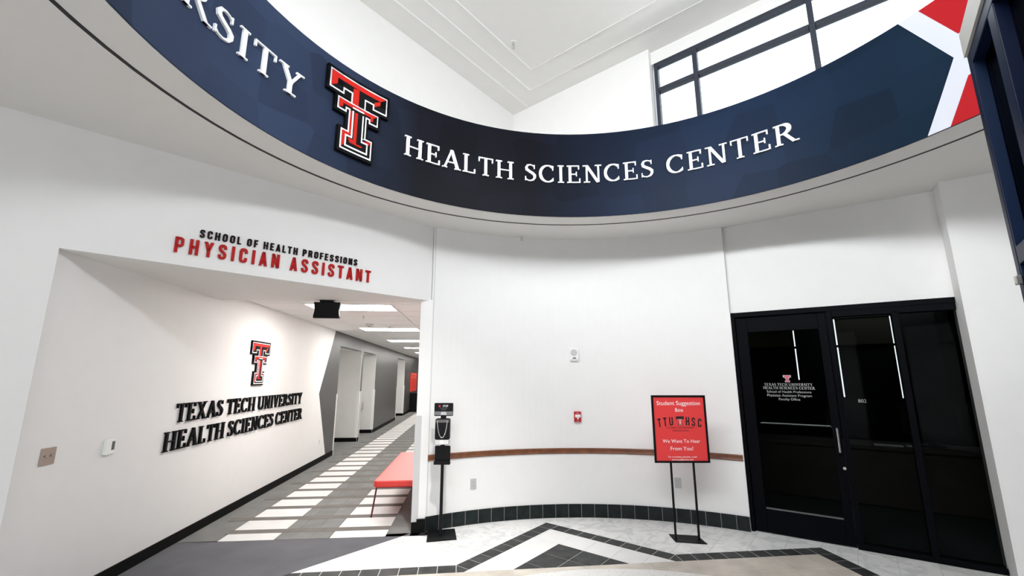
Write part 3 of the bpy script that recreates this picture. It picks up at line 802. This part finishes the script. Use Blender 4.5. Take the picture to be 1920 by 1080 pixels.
# hall carpet
cf = structure('floor_hall')
cp = [TH0, TH1, (-4.1, 2.44), hall(NL - .1, sJ - .8, 0)[:2], hall(NL - .1, 5.18, 0)[:2], hall(NR, 5.18, 0)[:2], hall(NR, 5.3, 0)[:2]]
m = MB(); m.prism([TH0, TH1, hall(NL - .25, 2.3, 0)[:2], hall(NL - .25, 5.19, 0)[:2], hall(-.63, 5.19, 0)[:2]], -.1, .001); m.build('grey_carpet', CARPG, cf)
m = MB(); m.prism([hall(NL - 1.2, 5.188, 0)[:2], hall(NR + .1, 5.188, 0)[:2], hall(NR + .1, 26.1, 0)[:2], hall(NL - 1.2, 26.1, 0)[:2]], -.1, .0); m.build('plank_carpet', CARPM, cf)
def cbox(n0, n1, s0, s1, z, mtl, name):
    m = MB(); m.box(n0, n1, s0, s1, .0, z, hall); m.build(name, mtl, cf)
s = 5.192; first = True
k = 0
while k < 36:
    sb0 = 5.405 + .457 * k; sb1 = sb0 + .125
    w0 = 5.192 if k == 0 else sb0 - .457 + .125
    cbox(-2.56, -2.01, w0 + .001, sb0 - .001, .003, CARPW, 'white_carpet_tile')
    cbox(-1.45, -.88, w0 + .001, sb0 - .001, .003, CARPW, 'white_carpet_tile')
    for a, b in ((-2.0, -1.86), (-1.86, -1.66), (-1.66, -1.46)):
        if k < 12: cbox(a + .001, b - .001, w0 + .001, sb0 - .001, .0025, CARPM, 'grey_carpet_plank')
    cbox(-2.80 if k % 2 else -2.60, -.88, sb0, sb1, .004, CARPB, 'dark_carpet_strip')
    k += 1

# wall base tiles on the curve (parts of the baseboard)
bs = structure('baseboard_back')
ta = degrees(.157 / RW); a = A0 + .05; i = 0
m = MB()
aa = A0
while aa < A1 - .01:
    m.prism([(aa, 0), (min(aa + 1.5, A1), 0), (min(aa + 1.5, A1), .148), (aa, .148)], .0, .010, arcW); aa += 1.5
m.build('grout_bed', GROUTD, bs)
while a < A1 - .3:
    b = min(a + ta, A1 - .02)
    m = MB(); m.prism([(a + .055, .003), ((a + b) / 2, .003), (b - .055, .003), (b - .055, .152), ((a + b) / 2, .152), (a + .055, .152)], .007, .012 + .002 * random.random(), arcW)
    m.build('base_tile', SLATEW, bs); a += ta
# black base and corner guard on the jamb
jf = plane_frame((-1.085, 5.215), ((ae[0] + 1.085), (ae[1] - 5.215)), (0.2, -1))
m = MB(); m.box(-.01, .045, 0, .105, -.05, .012, jf); m.build('jamb_base', RUBBER, bs)
m = MB(); m.box(.045, .14, 0, .135, -.03, .03, jf); m.build('jamb_base', RUBBER, bs)
m = MB(); m.box(-.012, .06, .105, 1.22, -.06, .004, jf); m.build('corner_guard', GPLAS, wall_front)

# chair rail
m = MB()
a = A0 + .2
while a < A1 - .25:
    b = min(a + 1.6, A1 - .2)
    prof = [(.727, 0), (.727, .012), (.737, .019), (.747, .016), (.768, .016), (.778, .021), (.788, .021), (.792, .010), (.792, 0)]
    vs = [arcW(t, z, c) for t in (a, b) for z, c in prof]; n = len(prof)
    m.add(vs, [tuple(range(n)), tuple(range(n, 2 * n))] + [(i, (i + 1) % n, n + (i + 1) % n, n + i) for i in range(n)]); a = b
m.build('trim_1', WOOD, kind='structure')

# ------------------------------------------------------------------ storefront door
df = doorf
dr = structure('door_1')
def dpart(name, mtl, boxes, parent=dr, bevel=.003):
    m = MB()
    for b in boxes: m.box(*b, df)
    return m.build(name, mtl, parent, bevel=bevel)
C0, C1 = -.10, .01
dpart('door_frame', FRAME, [(-.01, .045, 0, 2.40, C0, C1)]); dpart('door_frame', FRAME, [(.045, 2.02, 2.345, 2.40, C0, C1)])
dpart('door_frame', FRAME, [(.935, .985, 0, 2.345, C0, C1)]); dpart('door_frame', FRAME, [(1.965, 2.02, 0, 2.345, C0, C1)])
dpart('door_frame', FRAME, [(1.475, 1.530, .05, 2.31, C0, C1)])
dpart('sill', FRAME, [(.985, 1.95, 0, .05, C0, C1)]); dpart('head_rail', FRAME, [(.985, 1.95, 2.28, 2.345, C0, C1)])
leaf = dpart('door_leaf', FRAME, [(.05, .165, .01, 2.335, -.07, -.02), (.855, .93, .01, 2.335, -.07, -.02), (.165, .855, .01, .245, -.07, -.02), (.165, .855, 2.165, 2.335, -.07, -.02)])
def sub(name, mtl, m, bevel=0): return m.build(name, mtl, leaf, bevel=bevel)
m = MB(); m.box(.165, .855, .245, 2.165, -.048, -.042, df); sub('pane', GLASSD, m)
m = MB(); m.box(.17, .85, .248, .262, -.03, -.012, df); sub('glazing_bead', DGREY, m)
# push bar inside, pull handle outside
m = MB(); m.tube([df(.19, 1.14, -.10), df(.86, 1.14, -.10)], .011, 8); m.tube([df(.20, 1.14, -.10), df(.20, 1.14, -.06)], .009, 6); m.tube([df(.85, 1.14, -.10), df(.85, 1.14, -.06)], .009, 6); sub('push_bar', STEEL, m)
m = MB(); m.tube([df(.897, .90, -.02), df(.897, .90, .035), df(.897, 1.13, .035), df(.897, 1.13, -.02)], .010, 8); sub('door_handle', STEEL, m)
m = MB(); m.tube([df(.915, .74, -.021), df(.915, .74, -.012)], .014, 12); sub('lock_cylinder', STEEL, m)
# decal on the glass
DECW = mat('white_window_vinyl', (0.42, 0.42, 0.42), 0.6)
dec = empty('decal', (0, 0, 0)); dec.parent = leaf
def decal_ser(text, a0, a1, z0, z1):
    lay, W = word_layout(text, SER, .06, .3); sx = (a1 - a0) / W; m = MB()
    for ch, x in lay:
        for poly in SER[ch][1]: m.prism([(a0 + (x + px) * sx, z0 + py * (z1 - z0)) for px, py in poly], -.0415, -.0405, df)
    m.build('decal_text', DECW, dec)
decal_ser('TEXAS TECH UNIVERSITY', .275, .735, 1.555, 1.583)
decal_ser('HEALTH SCIENCES CENTER', .262, .752, 1.517, 1.546)
for txt, z, wd in (('School of Health Professions', 1.478, .42), ('Physician Assistant Program', 1.438, .42), ('Faculty Office', 1.398, .20)):
    vs, fs = font_mesh(txt, wd); m = MB(); m.add([df(.505 + x, z + y, -.0405) for x, y in vs], fs); m.build('decal_text', DECW, dec)
m = MB()
DECP = mat('pale_pink_vinyl', (0.62, 0.10, 0.16), 0.6)
for r in ((.468, 1.672, .545, 1.645), (.485, 1.648, .528, 1.63), (.492, 1.64, .521, 1.60), (.483, 1.612, .53, 1.594)):
    m.box(r[0], r[2], r[3], r[1], -.0415, -.0405, df)
m.build('decal_emblem', DECW, dec)
m = MB()
for r in ((.477, 1.667, .536, 1.652), (.495, 1.652, .518, 1.606), (.490, 1.608, .523, 1.599)): m.box(r[0], r[2], r[3], r[1], -.0404, -.0398, df)
m.build('decal_emblem', DECP, dec)
# side lights
for (a, b) in ((.985, 1.475), (1.53, 1.965)):
    m = MB(); m.box(a, b, .05, 2.28, -.048, -.042, df); m.build('pane', GLASSD, dr)
vs, fs = font_mesh('802', .068); m = MB(); m.add([df(1.14 + x, 1.395 + y, -.0405) for x, y in vs], fs); m.build('room_number', DECW, dr)

# office seen through the smoked glass
of = structure('office_room')
OD = 4.2
def obox(name, mtl, boxes, par=of):
    m = MB()
    for b in boxes: m.box(*b, df)
    return m.build(name, mtl, par)
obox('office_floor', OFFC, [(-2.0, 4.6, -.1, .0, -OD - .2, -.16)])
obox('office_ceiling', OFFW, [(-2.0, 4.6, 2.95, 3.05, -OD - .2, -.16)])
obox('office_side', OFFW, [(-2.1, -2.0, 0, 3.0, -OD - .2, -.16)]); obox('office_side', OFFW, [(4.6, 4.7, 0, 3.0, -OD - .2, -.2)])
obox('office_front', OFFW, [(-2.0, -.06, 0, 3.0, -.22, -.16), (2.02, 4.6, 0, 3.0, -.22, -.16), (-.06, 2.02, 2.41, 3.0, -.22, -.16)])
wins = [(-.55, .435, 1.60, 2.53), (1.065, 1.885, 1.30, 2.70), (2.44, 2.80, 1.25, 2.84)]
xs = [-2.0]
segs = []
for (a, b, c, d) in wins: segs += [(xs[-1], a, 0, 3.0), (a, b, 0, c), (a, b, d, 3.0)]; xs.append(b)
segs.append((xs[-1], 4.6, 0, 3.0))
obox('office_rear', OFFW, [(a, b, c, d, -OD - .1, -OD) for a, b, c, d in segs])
def shade(name, col, tr):
    m = mat(name, col, 0.9); nt = m.node_tree; b = nt.nodes['Principled BSDF']; o = nt.nodes['Material Output']
    t = nt.nodes.new('ShaderNodeBsdfTranslucent'); t.inputs[0].default_value = (*tr, 1); a = nt.nodes.new('ShaderNodeAddShader')
    nt.links.new(b.outputs[0], a.inputs[0]); nt.links.new(t.outputs[0], a.inputs[1]); nt.links.new(a.outputs[0], o.inputs[0]); return m
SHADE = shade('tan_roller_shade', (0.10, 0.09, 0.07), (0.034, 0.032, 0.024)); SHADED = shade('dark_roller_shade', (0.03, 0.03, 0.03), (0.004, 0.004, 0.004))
for i, (a, b, c, d) in enumerate(wins):
    wi = empty('window_%d' % (4 + i), (0, 0, 0), kind='structure')
    g0 = .022 if i == 1 else 0.0; g1 = .022
    obox('window_frame', FRAME, [(a - .02, b + .02, 2.18, 2.22, -OD - .06, -OD - .0)], wi)
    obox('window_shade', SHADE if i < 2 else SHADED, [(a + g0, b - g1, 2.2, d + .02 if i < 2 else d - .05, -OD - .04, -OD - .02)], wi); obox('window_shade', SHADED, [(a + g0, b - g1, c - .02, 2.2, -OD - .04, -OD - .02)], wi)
    if i == 2: obox('mullion', FRAME, [(2.60, 2.66, c, d, -OD - .08, -OD)], wi)
# reception desk with papers and a monitor
dk = empty('reception_desk', df(1.3, 0, -2.2), 'dark reception desk in the unlit office behind the glass door', 'desk')
obox('desk_top', DESK, [(-.2, 2.6, .72, .76, -2.6, -1.9)], dk); obox('desk_panel', DESK, [(-.15, 2.55, .02, .72, -2.0, -1.96)], dk)
for x in (-.15, 2.5): obox('desk_side', DESK, [(x, x + .05, .0, .72, -2.6, -2.0)], dk)
mo = empty('monitor', df(1.9, .76, -2.3), 'dark computer monitor on the desk behind the glass sidelight', 'monitor')
obox('screen', BLKPLASTIC, [(1.62, 2.18, .90, 1.25, -2.32, -2.28)], mo); obox('stand', BLKPLASTIC, [(1.86, 1.94, .765, .92, -2.36, -2.32)], mo); obox('stand_base', BLKPLASTIC, [(1.78, 2.02, .76, .772, -2.42, -2.24)], mo)
for k, (a, c, wd) in enumerate(((1.28, -2.02, .30), (1.62, -2.10, .12))):
    m = MB(); m.box(a, a + wd, .760, .772, c - .12, c, df)
    m.build('paper_stack', PAPER, None, ('wide white paper stack on the dark office desk', 'small white paper stack right of the wide stack on the office desk')[k], 'papers', base=df(a, .76, c))

# ------------------------------------------------------------------ navy glazed partition at the right edge
E0 = Vector((2.198, 1.89)); PD = Vector((-.6225, -.7826)); PN = Vector((-.7826, .6225))
gp = structure('glass_partition'); pf = plane_frame(E0, PD, PN)
def pbox(name, mtl, b, bevel=.004): m = MB(); m.box(*b, pf); return m.build(name, mtl, gp, bevel=bevel)
ZT = 3.17
pbox('top_band', BEIGE, (0, 3.4, ZT, ZT + .125, -.12, 0), 0)
pbox('end_post', NAVF, (0, .055, 0, ZT, -.10, -.01)); pbox('top_rail', NAVF, (.055, 3.4, ZT - .07, ZT, -.10, -.01))
pbox('post_edge', NAVEDGE, (.055, .07, .9, ZT - .07, -.05, -.012), 0)
pbox('mullion', NAVF, (.42, .50, 0, ZT - .07, -.10, -.01)); pbox('mullion_edge', NAVEDGE, (.405, .42, 1.6, ZT - .07, -.05, -.012), 0)
pbox('mullion', NAVF, (1.5, 1.56, 0, ZT - .07, -.10, -.01))
pbox('transom_bar', NAVF, (.07, 3.4, 2.12, 2.20, -.10, -.01))
pbox('bottom_rail', NAVF, (.055, 3.4, 0, .12, -.10, -.01))
for a, b in ((.07, .405), (.50, 1.5), (1.56, 3.4)):
    pbox('pane', GLASSN, (a, b, .12, 2.12, -.06, -.052), 0); pbox('pane', GLASSN, (a, b, 2.20, ZT - .07, -.06, -.052), 0)
pbox('backing_panel', NAVF, (.02, 3.4, .05, ZT - .02, -.30, -.26), 0)
pbox('hinge', STEEL, (.045, .075, 2.035, 2.075, -.01, .012))

# ------------------------------------------------------------------ signs
bandm = arcm_frame(CR, RR, 0)
mdeg = lambda a: radians(a) * RR
pt = ring(-14, 3.9, 0)
th = empty('band_lettering', ring(5, 3.9, 0), 'large white raised serif lettering HEALTH SCIENCES CENTER on the navy ring', 'lettering')
lettering(th, 'HEALTH', SERL, mdeg(-42.0), mdeg(-14.2), 3.895, 4.115, bandm, .018, LTXT)
lettering(th, 'SCIENCES', SERL, mdeg(-11.8), mdeg(20.5), 3.895, 4.115, bandm, .018, LTXT)
lettering(th, 'CENTER', SERL, mdeg(23.1), mdeg(50.2), 3.895, 4.115, bandm, .018, LTXT)
th = empty('band_lettering', ring(-80, 3.9, 0), 'white raised serif lettering at the upper left of the navy ring, reading RSITY', 'lettering')
lay, W5 = word_layout('RSITY', SER, .06, .3); unit = (mdeg(-65.2) - mdeg(-88.2)) / W5
layU, WU = word_layout('UNIVERSITY', SER, .06, .3)
lettering(th, 'UNIVERSITY', SERL, mdeg(-65.2) - WU * unit, mdeg(-65.2), 3.900, 4.130, bandm, .018, LTXT)
th = empty('emblem', ring(-53.4, 3.68, 0), 'large red, black and white double T emblem on the navy ring', 'emblem')
emblem(th, mdeg(-53.4), 4.41, .755, mdeg(13.9), bandm, .035, cut=.06)
# hall wall sign
th = empty('emblem', hleft(6.56, 1.55, 0), 'small red, black and white double T emblem on the white hall wall', 'emblem')
emblem(th, 6.56, 2.13, .585, .54, hleft, .02)
th = empty('wall_lettering', hleft(6.6, .93, 0), 'black serif lettering TEXAS TECH UNIVERSITY HEALTH SCIENCES CENTER on white hall wall', 'lettering')
lettering(th, 'TEXAS TECH UNIVERSITY', SERM, 4.90, 8.27, 1.20, 1.385, hleft, .022, SIGNBLACK)
lettering(th, 'HEALTH SCIENCES CENTER', SERM, 4.77, 8.34, .935, 1.12, hleft, .022, SIGNBLACK)
# header sign
th = empty('header_lettering', hdrf(1.5, 2.81, 0), 'small black capitals SCHOOL OF HEALTH PROFESSIONS above the hall opening', 'lettering')
BRN = mat('dark_brown_letter', (0.016, 0.007, 0.008), 0.55, spec=0.08)
lettering(th, 'SCHOOL OF HEALTH PROFESSIONS', SAN, .80, 2.205, 2.812, 2.880, hdrf, .012, BRN, track=.19, space=.36)
th = empty('header_lettering', hdrf(1.5, 2.65, 0), 'red capitals PHYSICIAN ASSISTANT above the hall opening', 'lettering')
lettering(th, 'PHYSICIAN ASSISTANT', SAN, .64, 2.365, 2.652, 2.782, hdrf, .014, REDT, track=.24, space=.42)

# ------------------------------------------------------------------ sign stand
st = empty('sign_stand', (1.81, 4.98, 0), 'black metal floor stand holding a red Student Suggestion Box poster', 'sign')
sf = lambda a, b, c: (1.81 + a, 4.98 - c + a * .0, b)
def spart(name, mtl, m, bevel=0): return m.build(name, mtl, st, bevel=bevel)
m = MB(); m.prism([(-.135, .175), (.15, .12), (.155, -.11), (-.145, -.05)], 0, .008, lambda a, b, c: (1.81 + a, 4.98 + b, c)); spart('base_plate', BLKPLASTIC, m, .002)
for x in (-.122, .118):
    m = MB(); m.box(x - .009, x + .009, .008, 1.43, -.009, .009, sf); spart('post', BLKPLASTIC, m)
m = MB()
for b in ((-.297, .288, 1.436, 1.456), (-.297, .288, .760, .780), (-.297, -.277, .78, 1.436), (.268, .288, .78, 1.436)): m.box(b[0], b[1], b[2], b[3], .010, .030, sf)
spart('poster_frame', BLKPLASTIC, m, .002)
m = MB(); m.box(-.280, .271, .775, 1.44, .012, .020, sf); po = spart('poster', REDP, m)
def pl(txt, x, z, wd, mtl, h=None):
    vs, fs = font_mesh(txt, wd, h); m = MB(); m.add([sf(x + a, z + b, .0212) for a, b in vs], fs); m.build('poster_text', mtl, po)
PT = mat('white_print', (0.92, 0.86, 0.86), 0.6); PB = mat('dark_print', (0.03, 0.008, 0.010), 0.6)
pl('Student Suggestion', -.005, 1.352, .47, PT); pl('Box', 0, 1.282, .088, PT)
pl('We Want To Hear', .0, .962, .40, PT); pl('From You!', .0, .885, .24, PT)
pl('For immediate attention, email', 0, .812, .30, PT); pl('ttuhscpa@ttuhsc.edu', 0, .784, .23, PT)
pl('STUDENT GOVERNMENT', 0, 1.108, .30, PB); pl('ASSOCIATION', 0, 1.078, .175, PB)
def arch(ch, cx, dz, tilt):
    m = MB(); wch = .042
    for poly in SAN[ch][1]:
        q = []
        for px, py in poly:
            x = (px - .25) * .088; z = py * .088
            q.append((cx + x + z * tilt, 1.135 + dz + z - x * tilt))
        m.prism(q, .020, .0215, sf)
    m.build('poster_text', PB, po)
for ch, x, dz, tl in (('T', -.215, -.012, -.10), ('T', -.155, -.002, -.06), ('U', -.095, .004, -.02), ('H', .080, .004, .02), ('S', .142, -.002, .06), ('C', .207, -.012, .10)): arch(ch, x, dz, tl)
m = MB()
for r in ((-.042, 1.235, .044, 1.205), (-.026, 1.212, .028, 1.195), (-.012, 1.20, .014, 1.15), (-.024, 1.158, .026, 1.142)): m.box(r[0], r[2], r[3], r[1], .020, .0215, sf)
m.build('poster_emblem', PB, po)
m = MB()
for r in ((-.024, 1.205, .026, 1.198), (-.010, 1.196, .012, 1.155), (-.018, 1.152, .020, 1.147)): m.box(r[0], r[2], r[3], r[1], .0215, .0222, sf)
m.build('poster_emblem', mat('pale_rose_print', (.75, .35, .35), .6), po)

# ------------------------------------------------------------------ hand sanitiser stand
X0, Y0 = -.757, 5.10
hs_ = empty('sanitizer_stand', (X0, Y0, 0), 'black floor stand with hand sanitizer dispenser and STOP placard', 'stand')
hf = lambda a, b, c: (X0 + a, Y0 - c, b)
def hp(name, mtl, m, bevel=0): return m.build(name, mtl, hs_, bevel=bevel)
m = MB(); m.prism([(-.16, .155), (.125, .215), (.185, -.10), (-.115, -.175)], 0, .012, lambda a, b, c: (X0 + a, Y0 + b, c)); hp('base_plate', BLKPLASTIC, m, .003)
m = MB(); m.box(-.016, .016, .012, 1.25, -.012, .012, hf); hp('pole', BLKPLASTIC, m, .003)
m = MB(); m.rbox(-.083, .086, .735, .915, .014, .024, .012, hf); m.box(-.085, .090, .728, .748, .014, .075, hf); m.box(-.085, .09, .748, .765, .070, .075, hf); hp('drip_tray', BLKPLASTIC, m, .002)
m = MB(); m.rbox(-.022, .024, .90, .945, .014, .03, .006, hf); hp('neck_bracket', BLKPLASTIC, m)
m = MB(); m.rbox(-.078, .080, .985, 1.205, .014, .095, .018, hf); disp = hp('dispenser', BLKPLASTIC, m, .006)
m = MB(); m.rbox(-.074, .076, .935, 1.0, .014, .090, .014, hf); m.build('dispenser_base', STEEL, disp, bevel=.004)
m = MB(); m.disc(hf(0, .962, .088), .022, .014, 16, (0, -1, 0)); m.build('nozzle', WPLAS, disp)
m = MB(); m.tube([hf(-.056 * cos(pi * k / 16 * 1.0) if False else -.055 + .11 * (k / 16), 1.185 - .175 * (1 - abs(2 * k / 16 - 1) ** 2.4) ** .8, .099) for k in range(17)], .0042, 6); m.build('chrome_trim', mat('chrome', (.85, .85, .85), .15, metal=.8), disp)
m = MB(); m.box(-.070, .072, 1.165, 1.195, .094, .0965, hf); m.build('label_strip', DGREY, disp)
m = MB(); m.rbox(-.030, .030, 1.20, 1.24, .014, .024, .006, hf); hp('neck_bracket', BLKPLASTIC, m)
m = MB(); m.rbox(-.103, .105, 1.228, 1.368, .016, .028, .010, hf); pk = hp('placard', BLKPLASTIC, m, .002)
m = MB(); m.box(-.098, .100, 1.236, 1.277, .028, .0285, hf); m.build('placard_strip', mat('grey_placard_strip', (.16, .16, .17), .5), pk)
vs, fs = font_mesh('STOP', .058, .022); m = MB(); m.add([hf(.020 + x, 1.325 + y, .0290) for x, y in vs], fs); m.build('placard_text', LTXT, pk)
m = MB(); m.prism([(-.045 + .012 * cos(radians(22.5 + 45 * k)), 1.334 + .012 * sin(radians(22.5 + 45 * k))) for k in range(8)], .0282, .0290, hf); m.build('placard_mark', mat('placard_red', (.45, .02, .03), .5), pk)
m = MB(); m.prism([(-.034, 1.241), (.036, 1.241), (.026, 1.272), (-.024, 1.272)], .0285, .029, hf); m.build('placard_mark', GPLAS, pk)
for z, wd in ((1.312, .10), (1.302, .07), (1.292, .05)):
    m = MB(); m.box(-wd / 2, wd / 2, z, z + .003, .0282, .0288, hf); m.build('placard_line', DGREY, pk)

# ------------------------------------------------------------------ wall devices
def wall_thing(name, label, cat, a, z, fr): return empty(name, fr(a, z, 0), label, cat)
amm = arcm_frame(CW, RW, 0); dg = lambda a: radians(a) * RW
# speaker strobe
c = dg(-.42); th = wall_thing('alarm_speaker', 'white square alarm speaker with round grille high on the curved wall', 'alarm', c, 1.93, amm)
m = MB(); m.rbox(c - .058, c + .058, 1.852, 2.012, 0, .030, .014, amm); m.build('housing', WPLAS, th, bevel=.004)
m = MB(); m.prism([(c - .003 + .043 * cos(2 * pi * k / 24), 1.955 + .043 * sin(2 * pi * k / 24)) for k in range(24)], .030, .033, amm); m.build('grille', GPLAS, th)
m = MB(); m.rbox(c - .052, c + .052, 1.866, 1.898, .030, .040, .008, amm); m.build('strobe_lens', WPLAS, th, bevel=.003)
m = MB(); m.box(c - .022, c + .022, 1.880, 1.895, .040, .042, amm); m.build('strobe_slot', DGREY, th)
# fire alarm pull station
c = dg(-.05); th = wall_thing('fire_alarm_pull', 'small red fire alarm pull station on the curved wall', 'alarm', c, 1.165, amm)
m = MB(); m.rbox(c - .043, c + .043, 1.102, 1.228, 0, .040, .006, amm); m.build('housing', mat('alarm_red', (.42, .010, .014), .4), th, bevel=.004)
m = MB(); m.box(c - .033, c + .035, 1.158, 1.194, .040, .052, amm); m.box(c - .008, c + .010, 1.136, 1.160, .040, .052, amm); m.build('pull_handle', WPLAS, th, bevel=.002)
for txt, z, wd, mt in (('FIRE', 1.205, .024, LTXT), ('PULL DOWN', 1.1645, .05, DGREY), ('ALARM', 1.112, .03, LTXT)):
    vs, fs = font_mesh(txt, wd); m = MB(); m.add([amm(c + x, z + y, .053 if mt is DGREY else .0412) for x, y in vs], fs); m.build('label_text', mt, th)
# outlets
def outlet(a, z, fr, label, w=.036, h=.058, mt=OUTL):
    th = wall_thing('wall_outlet', label, 'outlet', a, z, fr)
    m = MB(); m.rbox(a - w, a + w, z - h, z + h, 0, .006, .004, fr); m.build('cover_plate', mt, th, bevel=.001)
    for dz in (.020, -.020):
        m = MB(); m.rbox(a - .016, a + .016, z + dz - .014, z + dz + .014, .006, .009, .008, fr); r = m.build('socket', GPLAS, th)
        m = MB(); m.box(a - .008, a - .005, z + dz - .004, z + dz + .006, .009, .0095, fr); m.box(a + .005, a + .008, z + dz - .004, z + dz + .006, .009, .0095, fr); m.build('slot', BLACK, r)
outlet(dg(-22.3), .431, amm, 'grey outlet low on the curved wall right of the sanitizer stand')
outlet(dg(19.72), .431, amm, 'grey outlet low on the curved wall behind the sign stand')
outlet(9.45, .40, hleft, 'small outlet low on the white hall wall beside the charcoal paint', .045, .062, WPLAS)
# key switch plate and thermostat on the hall wall
th = wall_thing('switch_plate', 'beige metal two-gang key switch plate near the left jamb', 'switch', 3.57, 1.10, hleft)
m = MB(); m.rbox(3.512, 3.628, 1.043, 1.160, 0, .006, .003, hleft); m.build('cover_plate', BRASS, th, bevel=.001)
for a in (3.548, 3.594):
    m = MB(); m.tube([hleft(a, 1.105, .006), hleft(a, 1.105, .014)], .0065, 12); k_ = m.build('key_switch', DGREY, th)
    m = MB(); m.box(a - .010, a + .010, 1.103, 1.107, .013, .0155, hleft); m.build('key_slot', STEEL, k_)
th = wall_thing('thermostat', 'white wall thermostat with narrow dark display right of the switch plate', 'thermostat', 4.10, 1.09, hleft)
m = MB(); m.rbox(4.055, 4.145, 1.028, 1.150, 0, .030, .008, hleft); m.build('housing', WPLAS, th, bevel=.004)
m = MB(); m.box(4.105, 4.135, 1.062, 1.130, .030, .0315, hleft); m.build('display', DGREY, th)

# exit sign under the header soffit
en = -1.73; es = 5.40
th = empty('exit_sign', hall(en, es, 2.55), 'black exit sign housing hanging at the hall opening', 'sign')
m = MB(); m.box(en - .08, en + .08, es - .05, es + .05, 2.525, 2.55, hall); m.build('canopy', BLKPLASTIC, th, bevel=.003)
m = MB(); m.prism([(en - .150, 2.525), (en + .150, 2.525), (en + .150, 2.50), (en + .138, 2.43), (en + .150, 2.36), (en + .15, 2.335), (en - .150, 2.335), (en - .15, 2.36), (en - .138, 2.43), (en - .150, 2.50)], es - .025, es + .025, lambda a, b, c: hall(a, c, b)); m.build('housing', BLKPLASTIC, th, bevel=.002)
# detectors and sprinklers
th = empty('smoke_detector', hall(-1.95, 8.58, ZH), 'round white smoke detector on the hall ceiling tiles', 'detector')
m = MB(); c_ = Vector(hall(-1.95, 8.58, ZH)); m.tube([c_, c_ - Vector((0, 0, .02)), c_ - Vector((0, 0, .045))], [.075, .075, .055], 24); m.build('housing', GPLAS, th, smooth=True)
m = MB(); m.tube([c_ - Vector((0, 0, .045)), c_ - Vector((0, 0, .052))], .022, 12); m.build('sensor', DGREY, th)
def sprinkler(x, y, z, label, s=1.0):
    th = empty('sprinkler', (x, y, z), label, 'sprinkler')
    m = MB(); m.tube([(x, y, z), (x, y, z - .006 * s)], .035 * s, 20); m.build('escutcheon', WPLAS, th)
    m = MB(); m.tube([(x, y, z - .006 * s), (x, y, z - .03 * s)], .010 * s, 8); m.tube([(x - .012 * s, y, z - .03 * s), (x - .014 * s, y, z - .045 * s), (x, y, z - .058 * s)], .003 * s, 6); m.tube([(x + .012 * s, y, z - .03 * s), (x + .014 * s, y, z - .045 * s), (x, y, z - .058 * s)], .003 * s, 6)
    m.tube([(x, y, z - .028 * s), (x, y, z - .034 * s)], .014 * s, 8)
    m.tube([(x, y, z - .058 * s), (x, y, z - .061 * s)], .015 * s, 12); m.build('sprinkler_head', STEEL, th)
sprinkler(.128, 5.60, ZS, 'small pendant sprinkler under the soffit below the navy ring')
sprinkler(.02, 5.53, ZC, 'white sprinkler on the high ceiling above the ring', 1.5)
p = hall(-1.78, 7.39, ZH); sprinkler(p[0], p[1], p[2], 'sprinkler on the hall ceiling just behind the nearest light panel')
p = hall(-1.63, 8.91, ZH); sprinkler(p[0], p[1], p[2], 'sprinkler on the hall ceiling right of the smoke detector')

# ------------------------------------------------------------------ bench
th = empty('bench', hall(-.82, 6.7, 0), 'red upholstered bench on thin metal legs along the hall wall', 'bench')
m = MB(); m.rbox(-1.13, -.50, 5.68, 7.75, .375, .45, .04, hall); m.build('seat', REDV, th, bevel=.015)
for (n, s, dn, ds) in ((-1.10, 5.74, -.07, .12), (-.54, 5.74, .03, .12), (-1.10, 7.68, -.07, -.12), (-.54, 7.68, .03, -.12)):
    m = MB(); m.tube([hall(n, s, .38), hall(n + dn, s + ds, .0)], .010, 8); m.build('leg', LEGM, th)
m = MB()
for b in ((-1.10, -.54, 5.73, 5.75), (-1.10, -.54, 7.67, 7.69)): m.box(*b, .36, .378, hall)
m.build('under_frame', LEGM, th)

# far hall: bin, noticeboard, drinking fountain
bn, bs_ = -2.72, 22.7
th = empty('waste_bin', hall(bn, bs_, 0), 'black square waste bin at the far end of the hall', 'bin')
m = MB(); m.rbox(bn - .24, bn + .24, bs_ - .24, bs_ + .24, 0, .80, .03, hall); m.build('body', BLKPLASTIC, th, bevel=.01)
m = MB(); m.rbox(bn - .25, bn + .25, bs_ - .25, bs_ + .25, .80, .88, .03, hall); m.build('lid', BLKPLASTIC, th, bevel=.01)
th = empty('noticeboard', hleft(23.4, .93, 0), 'red poster board on the charcoal wall at the far hall end', 'poster')
m = MB(); m.box(22.3, 24.6, .94, 1.86, .0, .03, hleft); m.build('board', mat('red_board', (.70, .035, .02), .4), th, bevel=.005)
for z in (1.62, 1.78): m = MB(); m.box(22.5, 24.4, z, z + .03, .03, .032, hleft); m.build('printed_line', mat('orange_print', (.85, .25, .12), .5), th)
th = empty('drinking_fountain', hleft(14.1, .62, -.45), 'small steel drinking fountain inside the second hall recess', 'fountain')
m = MB(); m.rbox(13.85, 14.255, -.62, -.28, .70, .92, .05, lambda a, b, c: hleft(a, c, b)); m.build('basin', STEEL, th, bevel=.015)
m = MB(); m.rbox(14.0, 14.255, -.55, -.35, .50, .70, .04, lambda a, b, c: hleft(a, c, b)); m.build('bracket', STEEL, th, bevel=.01)
m = MB(); m.tube([hleft(14.15, .92, -.36), hleft(14.13, 1.0, -.36), hleft(14.05, 1.02, -.38)], .012, 8); m.build('spout', STEEL, th)
